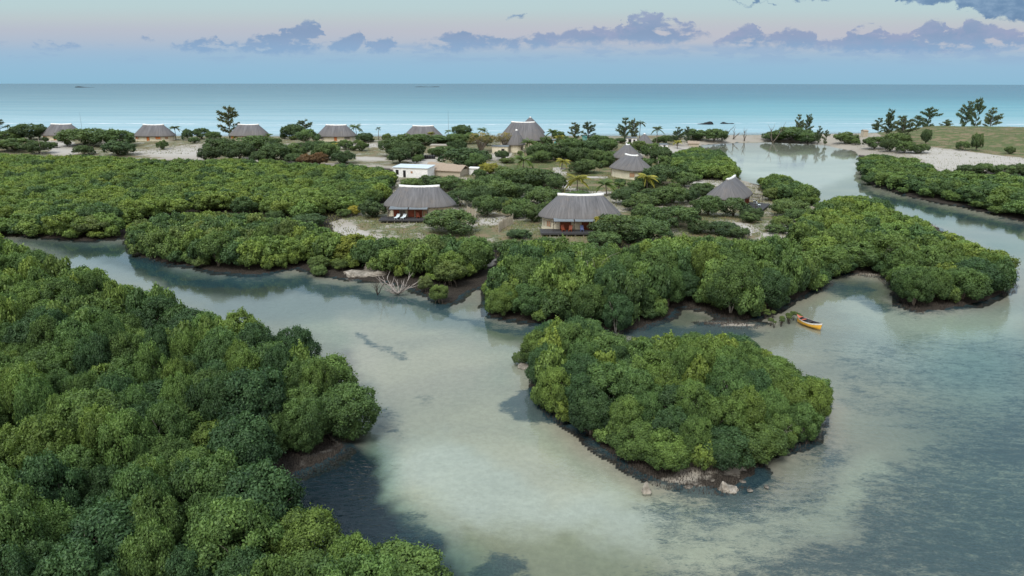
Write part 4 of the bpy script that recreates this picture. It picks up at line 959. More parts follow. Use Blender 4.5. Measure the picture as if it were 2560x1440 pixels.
# ------------------------------------------------------------------ fences, poles, masts
def reed_fence(pts, hgt, label):
    P_ = [G(*p) for p in pts]; o = P_[0]; e = empty('reed_fence', o, 0, label, 'fence')
    b = MB(); rg_ = random.Random(3); pb = []
    for (a1, b1) in zip(P_, P_[1:]):
        L_ = math.dist(a1[:2], b1[:2]); m = max(2, int(L_/.13))
        for i in range(m):
            t = i/m; x, y = a1[0]+(b1[0]-a1[0])*t-o[0], a1[1]+(b1[1]-a1[1])*t-o[1]
            hh_ = hgt*rg_.uniform(.82, 1.08); b.box((x+rg_.uniform(-.03, .03), y, hh_/2-.1), (.10, .06, hh_), rg_.random(), ry=rg_.uniform(-.06, .06))
        pb.append((b1[0]-o[0], b1[1]-o[1]))
    b.build('reed_panel', M['reed'], e)
    for x, y in [(0, 0)]+pb: b = MB(); b.tube([(x, y, -.3), (x, y, hgt+.25)], .07); b.build('post', M['post'], e)
reed_fence([(1247, 581), (1258, 570), (1282, 560)], 1.9, 'tall weathered reed fence standing left of the nearest hut')
reed_fence([(1168, 534), (1188, 545), (1189, 558)], 1.7, 'short leaning reed fence right of the large hut')
reed_fence([(1600, 402), (1640, 402), (1645, 420)], 1.9, 'open pole enclosure behind the shuttered hut')
for x, y, h_, l_ in [(103, 386, 6.6, 'pale pole by the leftmost sandy clearing'), (262, 382, 5.0, 'pole in front of the dark bush right of the sandy clearing'), (715, 407, 5.6, 'pole among the dark bushes above the far thicket'), (973, 400, 3.0, 'low post near the sandy track'), (494, 400, 3.0, 'short post at the right end of the sandy bank')]:
    X, Y, z = G(x, y); b = MB(); b.tube([(0, 0, -.3), (0, 0, h_)], [.12, .09], 6); b.box((0, 0, h_-.3), (.5, .08, .08)); k = b.build('wooden_pole', M['post']); k.location = (X, Y, z); tag(k, l_, 'pole', 'wooden poles')
X, Y, z = G(1122, 356); b = MB(); b.tube([(0, 0, -.3), (0, 0, 13.5)], [.09, .03], 6); b.tube([(0, 0, 1.5), (0, 0, 1.7)], .2, 8); k = b.build('radio_mast', M['canvas']); k.location = (X, Y, z); tag(k, 'thin mast standing against the sea left of the lodge', 'mast')
X, Y, z = G(209, 352); b = MB(); b.tube([(0, 0, -.3), (.4, 0, 12.0)], [.08, .03], 6); b.tube([(0, 0, 1.5), (0, 0, 1.7)], .2, 8); k = b.build('radio_mast', M['canvas']); k.location = (X, Y, z); tag(k, 'thin mast right of the leftmost beachfront hut', 'mast')

# ------------------------------------------------------------------ the boat
def boat():
    X, Y, _ = G(2022, 813); e = empty('canoe', (X, Y, 0), 0, 'yellow and white wooden canoe moored at the reeds', 'boat')
    a, b_ = G(1990, 800), G(2056, 823); e.rotation_euler = (0, 0, math.atan2(b_[1]-a[1], b_[0]-a[0]))
    Lb = math.dist(a[:2], b_[:2])/2*.98
    st = [-1, -.92, -.75, -.5, -.2, .1, .4, .7, .9, 1]
    def sec(t, lv):   # half-width, height at station
        w = .62*max(0.04, (1-abs(t)**2.4))*(1, .93, .78, .42)[lv]; z = (.52+.30*t*t, .36+.22*t*t, .10+.10*t*t, -.10+.05*t*t)[lv]; return w, z
    def shell(l0, l1, m, nm, par, inset=0, flip=False):
        B = MB(); vs = []; nS = 24
        for i in range(nS+1):
            t = -1+2*i/nS
            for s in (-1, 1):
                for lv in (l0, l1):
                    w, z = sec(t, lv); vs.append((t*Lb*(1-.04*lv), s*max(.015, w-inset), z))
        fs = []
        for i in range(nS):
            q, r_ = i*4, (i+1)*4
            fs += [(q, q+1, r_+1, r_), (q+2, r_+2, r_+3, q+3)]
        B.raw(vs, fs); return B.build(nm, M[m], par, True)
    shell(0, 1, 'boat_w', 'gunwale_strake', e); shell(1, 2, 'boat_y', 'hull', e); shell(2, 3, 'boat_y', 'bottom', e)
    shell(0, 2, 'boat_in', 'inner_hull', e, .05)
    B = MB(); vs = []; nS = 24
    for i in range(nS+1):
        t = -1+2*i/nS; w, z = sec(t, 2); vs += [(t*Lb*.9, -w+.05, z+.02), (t*Lb*.9, w-.05, z+.02)]
    B.raw(vs, [(i*2, i*2+2, i*2+3, i*2+1) for i in range(nS)]); B.build('floor', M['boat_in'], e)
    for t in (-.45, .05, .5): B = MB(); w, z = sec(t, 0); B.box((t*Lb, 0, z-.1), (.22, 2*w-.08, .04)); B.build('thwart', M['boat_r' if t < -.3 else 'darkwood'], e)
    B = MB(); vs = []
    for i in range(9):
        t = -1+.38*i/8; w, z = sec(t, 0); vs += [(t*Lb, -w, z+.01), (t*Lb, 0, z+.07), (t*Lb, w, z+.01)]
    B.raw(vs, [(i*3+j, i*3+3+j, i*3+4+j, i*3+1+j) for i in range(8) for j in range(2)]); B.build('foredeck', M['boat_r'], e, True)
boat()

# ------------------------------------------------------------------ rocks, driftwood, dead trees
def rock(px, size, label, name='coral_rock', m='rock', seed=0, rough=.3, z=0, cat='rock', holes=0):
    rg_ = np.random.default_rng(seed); import bmesh
    bm = bmesh.new(); bmesh.ops.create_icosphere(bm, subdivisions=4, radius=1)
    ph = rg_.uniform(0, 6, 9)
    for v in bm.verts:
        x, y, z_ = v.co; n_ = math.sin(x*3+ph[0])*math.sin(y*3.3+ph[1])+.6*math.sin(x*6.1+z_*5+ph[2])*math.sin(y*5.7+ph[3])+.35*math.sin(x*13+ph[4])*math.sin(z_*11+y*12+ph[5])
        v.co = v.co*(1+rough*n_*.55)
        v.co.z = v.co.z*(.75+.5*math.sin(x*2.3+ph[6])) if v.co.z > 0 else v.co.z
        v.co.x *= size[0]; v.co.y *= size[1]; v.co.z *= size[2]
    me = bpy.data.meshes.new(name); bm.to_mesh(me); bm.free(); me.materials.append(M[m])
    X, Y, zz = G(*px); o = link(name, me, None, (X, Y, zz+z)); return tag(o, label, cat)
rock((915, 684), (3.4, 1.5, 1.0), 'broad low coral rock on the mud bank, with a pocked top', seed=1)
rock((929, 672), (1.3, .8, 1.7), 'upright knobbly coral rock behind the broad low one', seed=2)
rock((882, 690), (.8, .6, .6), 'small coral rock at the left foot of the broad one', seed=3)
rock((1322, 917), (1.1, .7, .65), 'pale angular rock at the left tip of the island thicket', seed=4)
rock((1617, 1230), (.38, .3, .62), 'grey stump-like rock standing in water off the island', seed=5)
rock((1822, 1224), (.65, .45, .75), 'squat grey rock on the sandy front shore of the island', seed=6)
for q in range(9): rock((1680+q*27+(q*37 % 23), 1196+(q*53 % 31)), (.16+.05*(q*7 % 4), .2, .10), ['flat grey stone', 'little dark stone', 'rounded grey stone'][q % 3]+', '+('leftmost' if q == 0 else 'rightmost' if q == 8 else ordi(q+1)+' from left')+' on the sandy front shore', 'shore_stone', 'darkrock', seed=30+q, cat='stone')
for sgn, (x, y, sx, l_) in enumerate([(1765, 311, 5.2, 'wider black reef rock breaking the sea off the beach'), (1818, 309.5, 3.8, 'narrower black reef rock right of the wider one, with surf'), (208, 218.6, 44, 'tiny dark reef near the horizon at the far left'), (1068, 217.5, 60, 'faint dark reef near the horizon above the beach huts')]):
    rock((x, y), (sx, sx*.55, 1.5 if sx < 20 else 4.5), l_, 'reef_rock', 'reef', seed=11+sgn, rough=.5)
def deadtree(px, h, label, m='drift', seed=0, n=9, spread=1.0, name='dead_tree', lean=.0, z=0, sub=3, rad=.10):
    rg_ = random.Random(seed); b = MB()
    def br(p, d, L_, r_, lv):
        pts = [p]; q = Vector(p)
        for i in range(4):
            d = (d+Vector((rg_.uniform(-.3, .3), rg_.uniform(-.3, .3), rg_.uniform(-.1, .25)))).normalized(); q = q+d*L_/4; pts.append(q.copy())
        b.tube(pts, [r_*(1-.2*i) for i in range(5)], 5)
        if lv < sub:
            for k in range(3): br(pts[rg_.randint(1, 4)], (d+Vector((rg_.uniform(-1, 1), rg_.uniform(-1, 1), rg_.uniform(-.2, .6)))).normalized(), L_*.55, r_*.5, lv+1)
    for i in range(n):
        a = 6.28*i/n+rg_.random(); br(Vector((0, 0, 0)), Vector((math.cos(a)*spread+lean, math.sin(a)*spread, 1)).normalized(), h*rg_.uniform(.5, 1), rad, 1)
    X, Y, zz = G(*px); o = b.build(name, M[m], None, True); o.location = (X, Y, zz+z); return tag(o, label, 'dead tree')
deadtree((994, 735), 3.2, 'bleached fallen root crown sprawling in the creek shallows', seed=3, n=12, spread=2.6, name='driftwood', sub=2, rad=.13)
deadtree((944, 738), 2.4, 'dark leafless shrub standing in water left of the bleached driftwood', 'root', 4, 7, .6, 'dead_shrub', rad=.05)
for i, (x, y, h_) in enumerate([(1813, 345, 7), (1833, 346, 6), (1861, 346, 8.5), (1932, 347, 8)]):
    deadtree((x, y), h_, ['dead tree, leftmost on the lagoon sandbar', 'crooked dead trunk second from left on the lagoon sandbar', 'dead tree leaning right at the middle of the lagoon sandbar', 'dead tree at the left edge of the sandbar bush'][i], 'bark', 20+i, 2, .4, sub=2, lean=.3, rad=.28)
for i, (x, y, h_, l_) in enumerate([(1493, 742, 6.2, 'taller bare pale tree inside the thicket behind the island'), (1474, 745, 5.0, 'shorter bare pale tree inside the thicket behind the island'), (1450, 700, 6.0, 'thin bare stem rising left of the pale dead trees')]):
    deadtree((x, y), h_, l_, 'drift', 40+i, 2, .08, sub=2, rad=.07)

# ------------------------------------------------------------------ palms, casuarinas, bushes
def frond_arrays(L_, up, droop, rg_, leaf=.42, nl_=15):
    """one palm leaf as ribs of narrow leaflets, along +X"""
    V = []
    pts = []
    for i in range(nl_+1):
        t = i/nl_; pts.append((L_*t*math.cos(up*(1-t*.4)), L_*(t*math.sin(up)-droop*t*t)))
    for i in range(1, nl_+1):
        (x0, z0), (x1, z1) = pts[i-1], pts[i]; t = i/nl_; w = leaf*L_*.62*math.sin(math.pi*min(1, .18+t*.86))**.8
        V += [(x0, -.03, z0), (x1, -.03, z1), (x1, .03, z1), (x0, .03, z0)]
        for s in (-1, 1):
            bx = x1+w*.45; V += [(x0, 0, z0), (x0+.05*L_, s*.02, z0), (bx+.02, s*w, z1-w*.42), (bx-.03*L_, s*w*.9, z1-w*.42)]
    return V
def palm_crown(seed, nf=18, L_=1.0):
    rg_ = random.Random(seed); V = []; T = []
    for i in range(nf):
        a = 6.28*i/nf*1.618*3+rg_.uniform(-.2, .2); up = rg_.uniform(-.2, 1.2); f = frond_arrays(L_*rg_.uniform(.8, 1.1), up, rg_.uniform(.35, .8), rg_)
        ca, sa = math.cos(a), math.sin(a); tt = rg_.uniform(.2, .9)
        V += [(x*ca-y*sa, x*sa+y*ca, z) for x, y, z in f]; T += [tt]*len(f)
    V = np.array(V); return mesh_np('fronds', V, np.arange(len(V)).reshape(-1, 4), M['leaf'], {'tint': np.array(T)})
PALMC = [palm_crown(i, 16+2*i) for i in range(3)]
def palm(px, h, L_, tint, label, lean=.1, seed=0):
    rg_ = random.Random(seed); X, Y, z = G(*px)
    e = empty('palm_tree', (X, Y, z), rg_.uniform(0, 6.28), label, 'palm', 'coconut palms around the huts')
    tp = Vector((lean*h, 0, h)); b = MB(); b.tube([(0, 0, -.3), (lean*h*.25, 0, h*.35), (lean*h*.6, 0, h*.7), tp], [.20, .15, .12, .10], 7); b.build('trunk', M['bark'], e, True)
    c = link('fronds', PALMC[seed % 3], e); c.location = tp; c.scale = (L_, L_, L_); c.color = (*tint, 1)
PG, PY, PD = (.085, .125, .045), (.21, .20, .05), (.07, .095, .05)
for i, (x, y, h_, L_, t, l_) in enumerate([
    (440, 349, 5.2, 3.0, PD, 'windblown palm at the right end of the orange-door beachfront hut'), (893, 349, 5.6, 3.6, PG, 'big palm at the right end of a beachfront hut'), (947, 350, 5.2, 1.5, PD, 'thin small palm alone against the sea'), (1121, 345, 3.5, 2.4, PG, 'palm by the thin mast'),
    (1206, 345, 4.2, 3.4, PG, 'bushy palm behind the wide brown tree'), (1377, 370, 6.5, 3.2, PG, 'palm with a bare dead stem right of the main lodge'), (1398, 366, 4.0, 2.6, PY, 'yellowish palm in front of the pale green hut'), (1325, 385, 4.4, 4.0, PG, 'palm in front of the main lodge roof'),
    (1308, 424, 3.2, 4.6, PG, 'large spreading palm at the edge of the lawn'), (1404, 423, 2.6, 3.0, PY, 'short yellow palm by the bend of the pale path'), (1443, 480, 3.4, 4.0, PY, 'wide yellow-fringed palm beside the pale path'), (1517, 490, 3.0, 3.3, PG, 'green palm directly behind the nearest hut'),
    (1618, 472, 3.0, 3.4, PY, 'yellow-green palm against the shuttered hut'), (1598, 352, 8.0, 2.8, PD, 'dark rounded palm behind the gazebo'), (1641, 362, 7.0, 3.4, PD, 'dark shaggy palm right of the gazebo'), (1340, 400, 2.8, 3.2, PG, 'low palm among bushes below the lodge'), (1430, 392, 2.6, 2.8, PG, 'palm tucked in bushes left of the round bush group'),
    (1462, 398, 2.8, 2.8, PG, 'palm among the bushes halfway to the back thatched hut'), (1693, 372, 3.0, 2.4, PY, 'yellow palm on the white sand near the beach shelter'), (590, 352, 1.6, 1.9, PY, 'small yellowing palm by the third beachfront hut'), (672, 352, 2.4, 2.4, PG, 'low palm at the right end of the third beachfront hut'), (838, 372, 1.8, 1.8, PY, 'tiny yellow palm on the track below the beachfront hut'), (1078, 356, 4.0, 1.9, PY, 'palm with a pale trunk in front of the rightmost beachfront hut'), (1545, 478, 1.8, 2.2, PG, 'tiny palm behind the ridge end of the nearest hut')]):
    palm((x, y), h_, L_, t, l_, [.12, -.1, .02, .15][i % 4], i)

def casu_mesh(seed, n=30, nleaf=2600, pointed=True):
    """feathery casuarina: upswept boughs carrying drooping needle sprays"""
    rg_ = np.random.default_rng(seed); V = []; T = []
    t = rg_.uniform(.12, 1, n); a = rg_.uniform(0, 6.28, n); L_ = (.46*(1-t)**.55*np.minimum(1, t*3.2)+.07)*rg_.uniform(.55, 1.25, n)
    k = rg_.choice(n, nleaf, p=L_/L_.sum()); s = rg_.random(nleaf)**.6
    bx = np.cos(a[k])*L_[k]*s; by = np.sin(a[k])*L_[k]*s; bz = t[k]*.90+s*L_[k]*.35
    p = np.stack([bx, by, bz], 1)+rg_.normal(size=(nleaf, 3))*[.020, .020, .016]
    d = unit(np.stack([np.cos(a[k])*.8, np.sin(a[k])*.8, rg_.uniform(-.6, .7, nleaf)], 1)+rg_.normal(size=(nleaf, 3))*.5)
    w = unit(np.cross(d, rg_.normal(size=(nleaf, 3))))*.012; d = d*rg_.uniform(.035, .075, nleaf)[:, None]
    V = np.stack([p-w, p+w, p+w*.6+d, p-w*.6+d], 1).reshape(-1, 3)
    T = np.repeat(np.clip(.2+.5*s+rg_.normal(size=nleaf)*.15, 0, 1), 4)
    me = mesh_np('crown', V, np.arange(len(V)).reshape(-1, 4), M['leaf'], {'tint': T})
    b = MB(); b.tube([(0, 0, -.04), (.02, 0, .5), (0, 0, .95)], [.022, .013, .003], 6)
    for i in range(0, n, 2): b.tube([(0, 0, t[i]*.86), (math.cos(a[i])*L_[i], math.sin(a[i])*L_[i], t[i]*.86+L_[i]*.55)], [.007, .002], 4)
    return me, b.mesh('trunk', M['bark'], True)
CAS = [casu_mesh(i) for i in range(4)]
for i, (x, yt, yb, w, l_) in enumerate([(577, 266, 342, 78, 'tall dark casuarina behind the third beachfront hut'), (4, 298, 345, 52, 'casuarina cut off at the left edge of the photo'), (765, 299, 345, 56, 'pale airy casuarina between two beachfront huts'), (1437, 305, 352, 48, 'left one of the two pale casuarinas by the sea'), (1470, 304, 352, 52, 'right one of the two pale casuarinas by the sea'),
    (1562, 293, 356, 46, 'tallest dark casuarina left of the gazebo'), (1584, 297, 352, 40, 'slim casuarina just behind the gazebo peak'), (1692, 316, 364, 40, 'casuarina right of the shaggy dark palm'), (1716, 315, 356, 22, 'thin casuarina above the beach shelter'),
    (1992, 290, 342, 30, 'left casuarina of the pair on the sandbar dune'), (2016, 290, 342, 34, 'right casuarina of the pair on the sandbar dune'), (2045, 304, 352, 22, 'thin sparse casuarina right of the sandbar dune'), (2064, 310, 350, 22, 'sparse low casuarina nearest the sandbar gap'),
    (2194, 294, 336, 36, 'leftmost casuarina of the right-hand clump on the dune'), (2220, 272, 345, 44, 'upright casuarina in the dune clump'), (2255, 286, 352, 70, 'broad pale casuarina in front of the dune clump'), (2318, 268, 326, 62, 'rounded casuarina in the middle of the grassy dune'), (2290, 288, 326, 34, 'low casuarina leaning left of the rounded one'), (2362, 298, 327, 40, 'low spreading casuarina on the dune crest'),
    (2410, 252, 324, 48, 'tall casuarina left of the twin tops on the dune'), (2436, 245, 324, 40, 'tallest twin-topped casuarina on the dune'), (2474, 268, 326, 54, 'rightmost casuarina on the grassy dune')]):
    X, Y, z = G(x, yb); q = ppm(X, Y, z); h_ = (yb-yt)/q/.97; r_ = w/q
    e = empty('casuarina_tree', (X, Y, z), rg.uniform(0, 6.28), l_, 'casuarina', 'casuarinas along the beach')
    for k in ('crown', 'trunk'):
        o = link(k, CAS[i % 4][0 if k == 'crown' else 1], e); o.scale = (r_*.95, r_*.95, h_*.98); o.color = jit((.060, .085, .055) if i % 3 else (.085, .105, .065), rg)
def bare_tree(px, h, r_, label):
    X, Y, z = G(*px); e = empty('baobab_tree', (X, Y, z), 0, label, 'tree')
    o = link('crown', LACE[0], e); o.scale = (r_, r_*.8, h*.62); o.location = (0, 0, h*.42); o.color = (.20, .165, .075, 1)
    t = link('trunk', trunk_mesh(77, 8, 'bark', spread=.85, top=.75, base=0, rad=.085), e); t.scale = (r_, r_*.8, h)
bare_tree((1203, 380), 6.8, 6.6, 'wide tan-leaved tree with thick trunk left of the lodge')
bare_tree((1262, 376), 6.4, 4.6, 'smaller tan-yellow tree touching the cone-roofed hut')

SG, SD, SL, SY, SB = (.080, .122, .052), (.060, .094, .046), (.100, .140, .052), (.24, .22, .05), (.13, .08, .048)
SGn = {SG: 'green', SD: 'dark green', SL: 'light green', SY: 'yellow', SB: 'brown dead-leaved'}
BUSH = [  # centre x, top, bottom, width, tint, where
 (77, 315, 354, 84, SD, 'left of the leftmost beachfront hut'), (214, 325, 370, 118, SG, 'overlapping the right end of the leftmost beachfront hut'), (290, 328, 372, 96, SG, 'right of the sandy clearing, upper part'), (296, 356, 394, 80, SD, 'below the upper bush right of the sandy clearing'), (210, 366, 390, 46, SD, 'alone on the sandy clearing'),
 (40, 350, 384, 110, SG, 'at the left edge above the far thicket'), (100, 356, 388, 60, SD, 'behind the pale pole'), (20, 330, 356, 60, SG, 'under the casuarina at the left edge'), (408, 353, 375, 28, SG, 'on the sand in front of the orange-door hut'), (470, 326, 352, 24, SD, 'between the second and third beachfront huts, left'), (505, 324, 350, 44, SD, 'between the second and third beachfront huts, middle'), (536, 331, 354, 34, SG, 'between the second and third beachfront huts, right'),
 (550, 350, 392, 86, SD, 'large, below the third beachfront hut on the left'), (530, 370, 406, 60, SD, 'at the left foot of the dark bush group'), (640, 344, 388, 96, SG, 'large, below the third beachfront hut on the right'), (600, 362, 404, 70, SD, 'in the middle of the dark bush group'), (690, 362, 410, 76, SD, 'behind the pole in the dark bush group'), (660, 380, 412, 60, SD, 'low in front of the pole bush'), (735, 364, 404, 60, SG, 'left of the round bush tops'),
 (735, 315, 350, 58, SD, 'left of the pale airy casuarina'), (771, 328, 362, 56, SG, 'left end of the fourth beachfront hut'), (792, 355, 396, 62, SD, 'above the brown dead-leaved bush'), (820, 362, 404, 70, SG, 'right of the tall one above the brown bush'), (862, 380, 412, 60, SD, 'right end of the dark bush group'), (770, 388, 418, 50, SB, 'left half of the brown patch in the dark bushes'), (800, 384, 416, 40, SB, 'right half of the brown patch in the dark bushes'), (740, 385, 412, 50, SD, 'left of the brown patch'),
 (865, 352, 377, 34, SG, 'roadside, left of two by the sandy track'), (905, 356, 380, 30, SL, 'roadside, right of two by the sandy track'), (912, 335, 358, 42, SD, 'under the big palm'), (580, 334, 350, 16, SG, 'small, at the third beachfront hut door'), (628, 330, 350, 16, SG, 'small, before the third beachfront hut wall'), (968, 336, 356, 22, SL, 'small and pale left of the rightmost beachfront hut'), (1010, 338, 364, 60, SG, 'in front of the rightmost beachfront hut, left'), (1050, 338, 366, 70, SG, 'in front of the rightmost beachfront hut, right'),
 (985, 352, 396, 70, SD, 'above the sandy track'), (1030, 356, 402, 70, SD, 'left of the black tanks'), (1000, 372, 412, 60, SD, 'upper left of the white building'), (1100, 340, 362, 60, SG, 'behind the grey store'), (1110, 368, 394, 62, SG, 'in front of the grey store'), (1156, 317, 348, 48, SD, 'round, right of the thin mast'), (1140, 336, 362, 50, SG, 'below the round bush by the mast'), (1175, 335, 362, 50, SG, 'left of the wide tan-leaved tree'), (1145, 352, 382, 46, SD, 'right of the grey store'),
 (1162, 375, 424, 118, SD, 'big domed, behind the straw shed'), (1190, 388, 428, 60, SG, 'right shoulder of the big domed bush'), (1255, 378, 402, 34, SD, 'under the smaller tan tree'), (1224, 410, 440, 52, SY, 'bright, right of the white cabin'), (1255, 418, 446, 40, SL, 'pale, right of the yellow bush'), (1268, 396, 410, 40, SL, 'low, beside the large spreading palm'), (1217, 345, 366, 30, SG, 'below the bushy palm'), (1358, 344, 372, 50, SD, 'at the right foot of the main lodge'), (1345, 362, 404, 60, SD, 'in front of the lodge'),
 (1390, 362, 404, 70, SD, 'left of the bush group before the sea'), (1355, 380, 410, 50, SG, 'low, above the lawn'), (1430, 350, 388, 60, SG, 'below the left pale casuarina'), (1396, 330, 352, 30, SG, 'small, right of the lodge palm'), (1410, 342, 364, 40, SG, 'behind the pale green hut'), (1500, 342, 378, 74, SG, 'domed, right of the pale casuarinas'), (1475, 356, 386, 60, SD, 'left shoulder of the domed bush'), (1520, 352, 384, 50, SG, 'right shoulder of the domed bush'), (1450, 372, 412, 60, SD, 'left of the back thatched hut'),
 (1495, 378, 416, 56, SG, 'middle, left of the back thatched hut'), (1515, 384, 418, 40, SG, 'touching the back thatched hut'), (1470, 402, 436, 62, SG, 'above the pale path'), (1445, 408, 438, 46, SD, 'low, right of the yellow palm by the path'), (1420, 378, 402, 46, SG, 'above the short yellow palm'), (1600, 355, 385, 44, SL, 'below the gazebo'), (1630, 362, 398, 50, SG, 'right of the back thatched hut'), (1655, 375, 410, 56, SD, 'upper, right of the pole enclosure'), (1615, 400, 424, 34, SG, 'right of the ridge of the shuttered hut'), (1665, 340, 362, 30, SG, 'behind the long lean-to'), (1658, 392, 420, 40, SG, 'lower, right of the pole enclosure'),
 (1740, 326, 352, 70, SG, 'left one on the sandbar'), (1785, 326, 352, 62, SG, 'right one on the sandbar'), (1975, 322, 354, 110, SG, 'domed on the sandbar dune'), (1935, 334, 356, 60, SG, 'left foot of the sandbar dune'), (2020, 334, 354, 60, SG, 'right foot of the sandbar dune'), (2112, 334, 362, 56, SL, 'round olive one in the gap of the sandbar'), (2138, 348, 364, 20, SG, 'tiny, right of the olive one in the gap'),
 (2185, 346, 376, 56, SG, 'left of the white sand flat'), (2225, 350, 382, 50, SD, 'second along the white sand flat'), (2260, 356, 386, 50, SG, 'third along the white sand flat'), (2300, 362, 386, 46, SG, 'rightmost along the white sand flat edge'), (2240, 336, 362, 60, SG, 'under the dune casuarina clump'), (2316, 328, 346, 24, SD, 'small dark on the dune left of centre'), (2405, 355, 378, 34, SG, 'on the dune edge above the white sand'), (2445, 338, 350, 28, SG, 'low on the dune, centre right'), (2522, 368, 386, 24, SG, 'low on the dune, far right'),
 (2415, 414, 440, 50, SD, 'left of the far-right bush row'), (2460, 412, 442, 60, SG, 'second in the far-right bush row'), (2510, 414, 444, 60, SG, 'third in the far-right bush row'), (2555, 412, 446, 60, SD, 'rightmost in the far-right bush row'),
 (1620, 440, 472, 60, SG, 'right of the yellow-green palm, lower'), (1650, 418, 466, 90, SD, 'large, right of the shuttered hut'), (1710, 434, 470, 60, SG, 'right shoulder of the large one by the shuttered hut'), (1549, 448, 470, 28, SD, 'small round, before the shuttered hut wall'), (1590, 455, 482, 40, SG, 'before the yellow-green palm'), (1628, 474, 504, 56, SD, 'left, above the path behind the right-hand hut'), (1560, 476, 516, 70, SD, 'behind the right ridge end of the nearest hut'), (1600, 488, 532, 90, SG, 'light, behind the right eave of the nearest hut'),
 (1675, 470, 518, 84, SG, 'with pale stems left of the sideways hut'), (1720, 475, 510, 50, SD, 'touching the left eave of the sideways hut'), (1755, 462, 494, 60, SD, 'above the left roof slope of the sideways hut'), (1770, 494, 546, 70, SG, 'before the left wall of the sideways hut'), (1832, 500, 548, 76, SD, 'before the right wall of the sideways hut'), (1688, 520, 580, 110, SG, 'large, in the middle of the grass left of the sideways hut'), (1632, 520, 560, 60, SG, 'left of the large one in the grass'), (1750, 552, 590, 60, SD, 'low, below the sideways hut, left'), (1805, 556, 592, 80, SD, 'low, below the sideways hut, middle'), (1848, 570, 600, 50, SD, 'low, below the sideways hut, right'),
 (1970, 500, 548, 84, SG, 'right of the lagoon-side deck'), (1935, 470, 505, 60, SL, 'pale, behind the lagoon-side deck'), (1548, 540, 612, 140, SG, 'large, covering the right end of the nearest hut'), (1622, 550, 618, 110, SG, 'large with bright tips, right of the nearest hut'), (1500, 545, 590, 50, SY, 'yellowish, touching the nearest hut wall'), (1510, 580, 625, 90, SG, 'in front of the large one by the nearest hut'), (1300, 575, 602, 62, SD, 'left of the nearest hut deck'), (1275, 600, 640, 70, SG, 'low, left of the creek thicket end'),
 (1122, 528, 592, 128, SG, 'large, covering the right end of the loungers deck'), (1218, 494, 548, 70, SG, 'standing alone between the two big huts'), (1255, 494, 524, 40, SD, 'right of the lone one between the two big huts'), (1300, 500, 545, 60, SG, 'left of the nearest hut, upper'), (1330, 512, 560, 56, SG, 'left of the nearest hut, touching its eave'), (1356, 474, 520, 88, SG, 'domed, behind the left roof slope of the nearest hut'), (1250, 456, 508, 96, SG, 'large, behind the lone tree between the big huts'), (1300, 462, 502, 70, SD, 'right of the large one behind the lone tree'),
 (1290, 424, 470, 100, SG, 'upper, left of the path bend'), (1350, 426, 474, 100, SD, 'upper, touching the path bend'), (1230, 440, 480, 70, SG, 'below the yellow bush'), (1180, 452, 500, 80, SG, 'right of the large hut ridge, upper'), (1150, 478, 522, 70, SD, 'right roof slope of the large hut'), (1120, 444, 482, 80, SG, 'behind the large hut, middle'), (1075, 440, 470, 70, SD, 'before the white building'), (1030, 448, 476, 60, SL, 'behind the large hut ridge, left'), (1210, 470, 520, 60, SD, 'dark gap right of the large hut'), (1390, 440, 482, 50, SD, 'right of the path bend, low'),
 (1446, 478, 494, 60, SG, 'low hedge behind the nearest hut ridge'), (930, 505, 550, 70, SD, 'touching the left wall of the large hut'), (888, 516, 542, 40, SY, 'yellowish, left of the large hut'), (860, 524, 546, 36, SL, 'pale low, left of the yellowish one'), (770, 537, 575, 84, SD, 'dark, at the head of the white sandy patch'), (690, 528, 560, 50, SG, 'small, left of the dark one at the sandy patch'),
 (888, 590, 668, 110, (.13, .15, .035), 'big rounded, right of the sandy patch'), (240, 543, 597, 92, (.11, .14, .055), 'pale with visible stems on the far creek bank'),
 (800, 640, 684, 54, SL, 'with stilt roots, left of the coral rocks'), (853, 645, 680, 44, SL, 'with stilt roots, beside the coral rocks'), (800, 664, 694, 40, SL, 'low bright, in the water left of the coral rocks'), (1098, 712, 762, 44, (.11, .15, .05), 'pale round, standing in the creek mouth'), (1125, 655, 722, 74, SL, 'leaning over the creek mouth'), (1065, 690, 735, 40, (.11, .14, .06), 'thin, left of the round one in the creek mouth'),
 (1300, 880, 915, 40, SG, 'reedy, at the left tip of the island')]
for i, (x, yt, yb, w, t, l_) in enumerate(BUSH):
    X, Y, z = G(x, yb-.5); q = ppm(X, Y, z); r_ = w/2/q; al = math.atan2(CAM_H, math.hypot(X, Y)); Y += r_*.8; X += r_*.8*X/Y
    z = max(-.1, float(terr(X, Y))); q = ppm(X, Y, z)
    by = float(proj(np.array(X), np.array(Y), z)[1]); h_ = max(1.0, (by-yt)/q/.96-.2*r_*math.sin(al))
    nm = SGn.get(t, 'yellow-green' if t[0] > t[1]*.8 else 'pale green'); near = yb > 560
    stilt = 'stilt' in l_ or 'creek mouth' in l_
    kind = 'mangrove_shrub' if stilt or 'creek bank' in l_ else 'bush'
    crown = (MIDC if (stilt or t[0] > .1) and t is not SY else SCRC)[i % 5]
    tree(kind, crown, TRKS if stilt else SCRT[i % 2], (X, Y, z-.05), r_*1.12, h_, t, rg, .10 if stilt else .02, f"{nm} {'shrub' if kind != 'bush' else 'bush'} {l_}", 'shrub' if kind != 'bush' else 'bush', 'bushes round the huts and dunes' if kind == 'bush' else 'low mangrove shrubs by the creek')

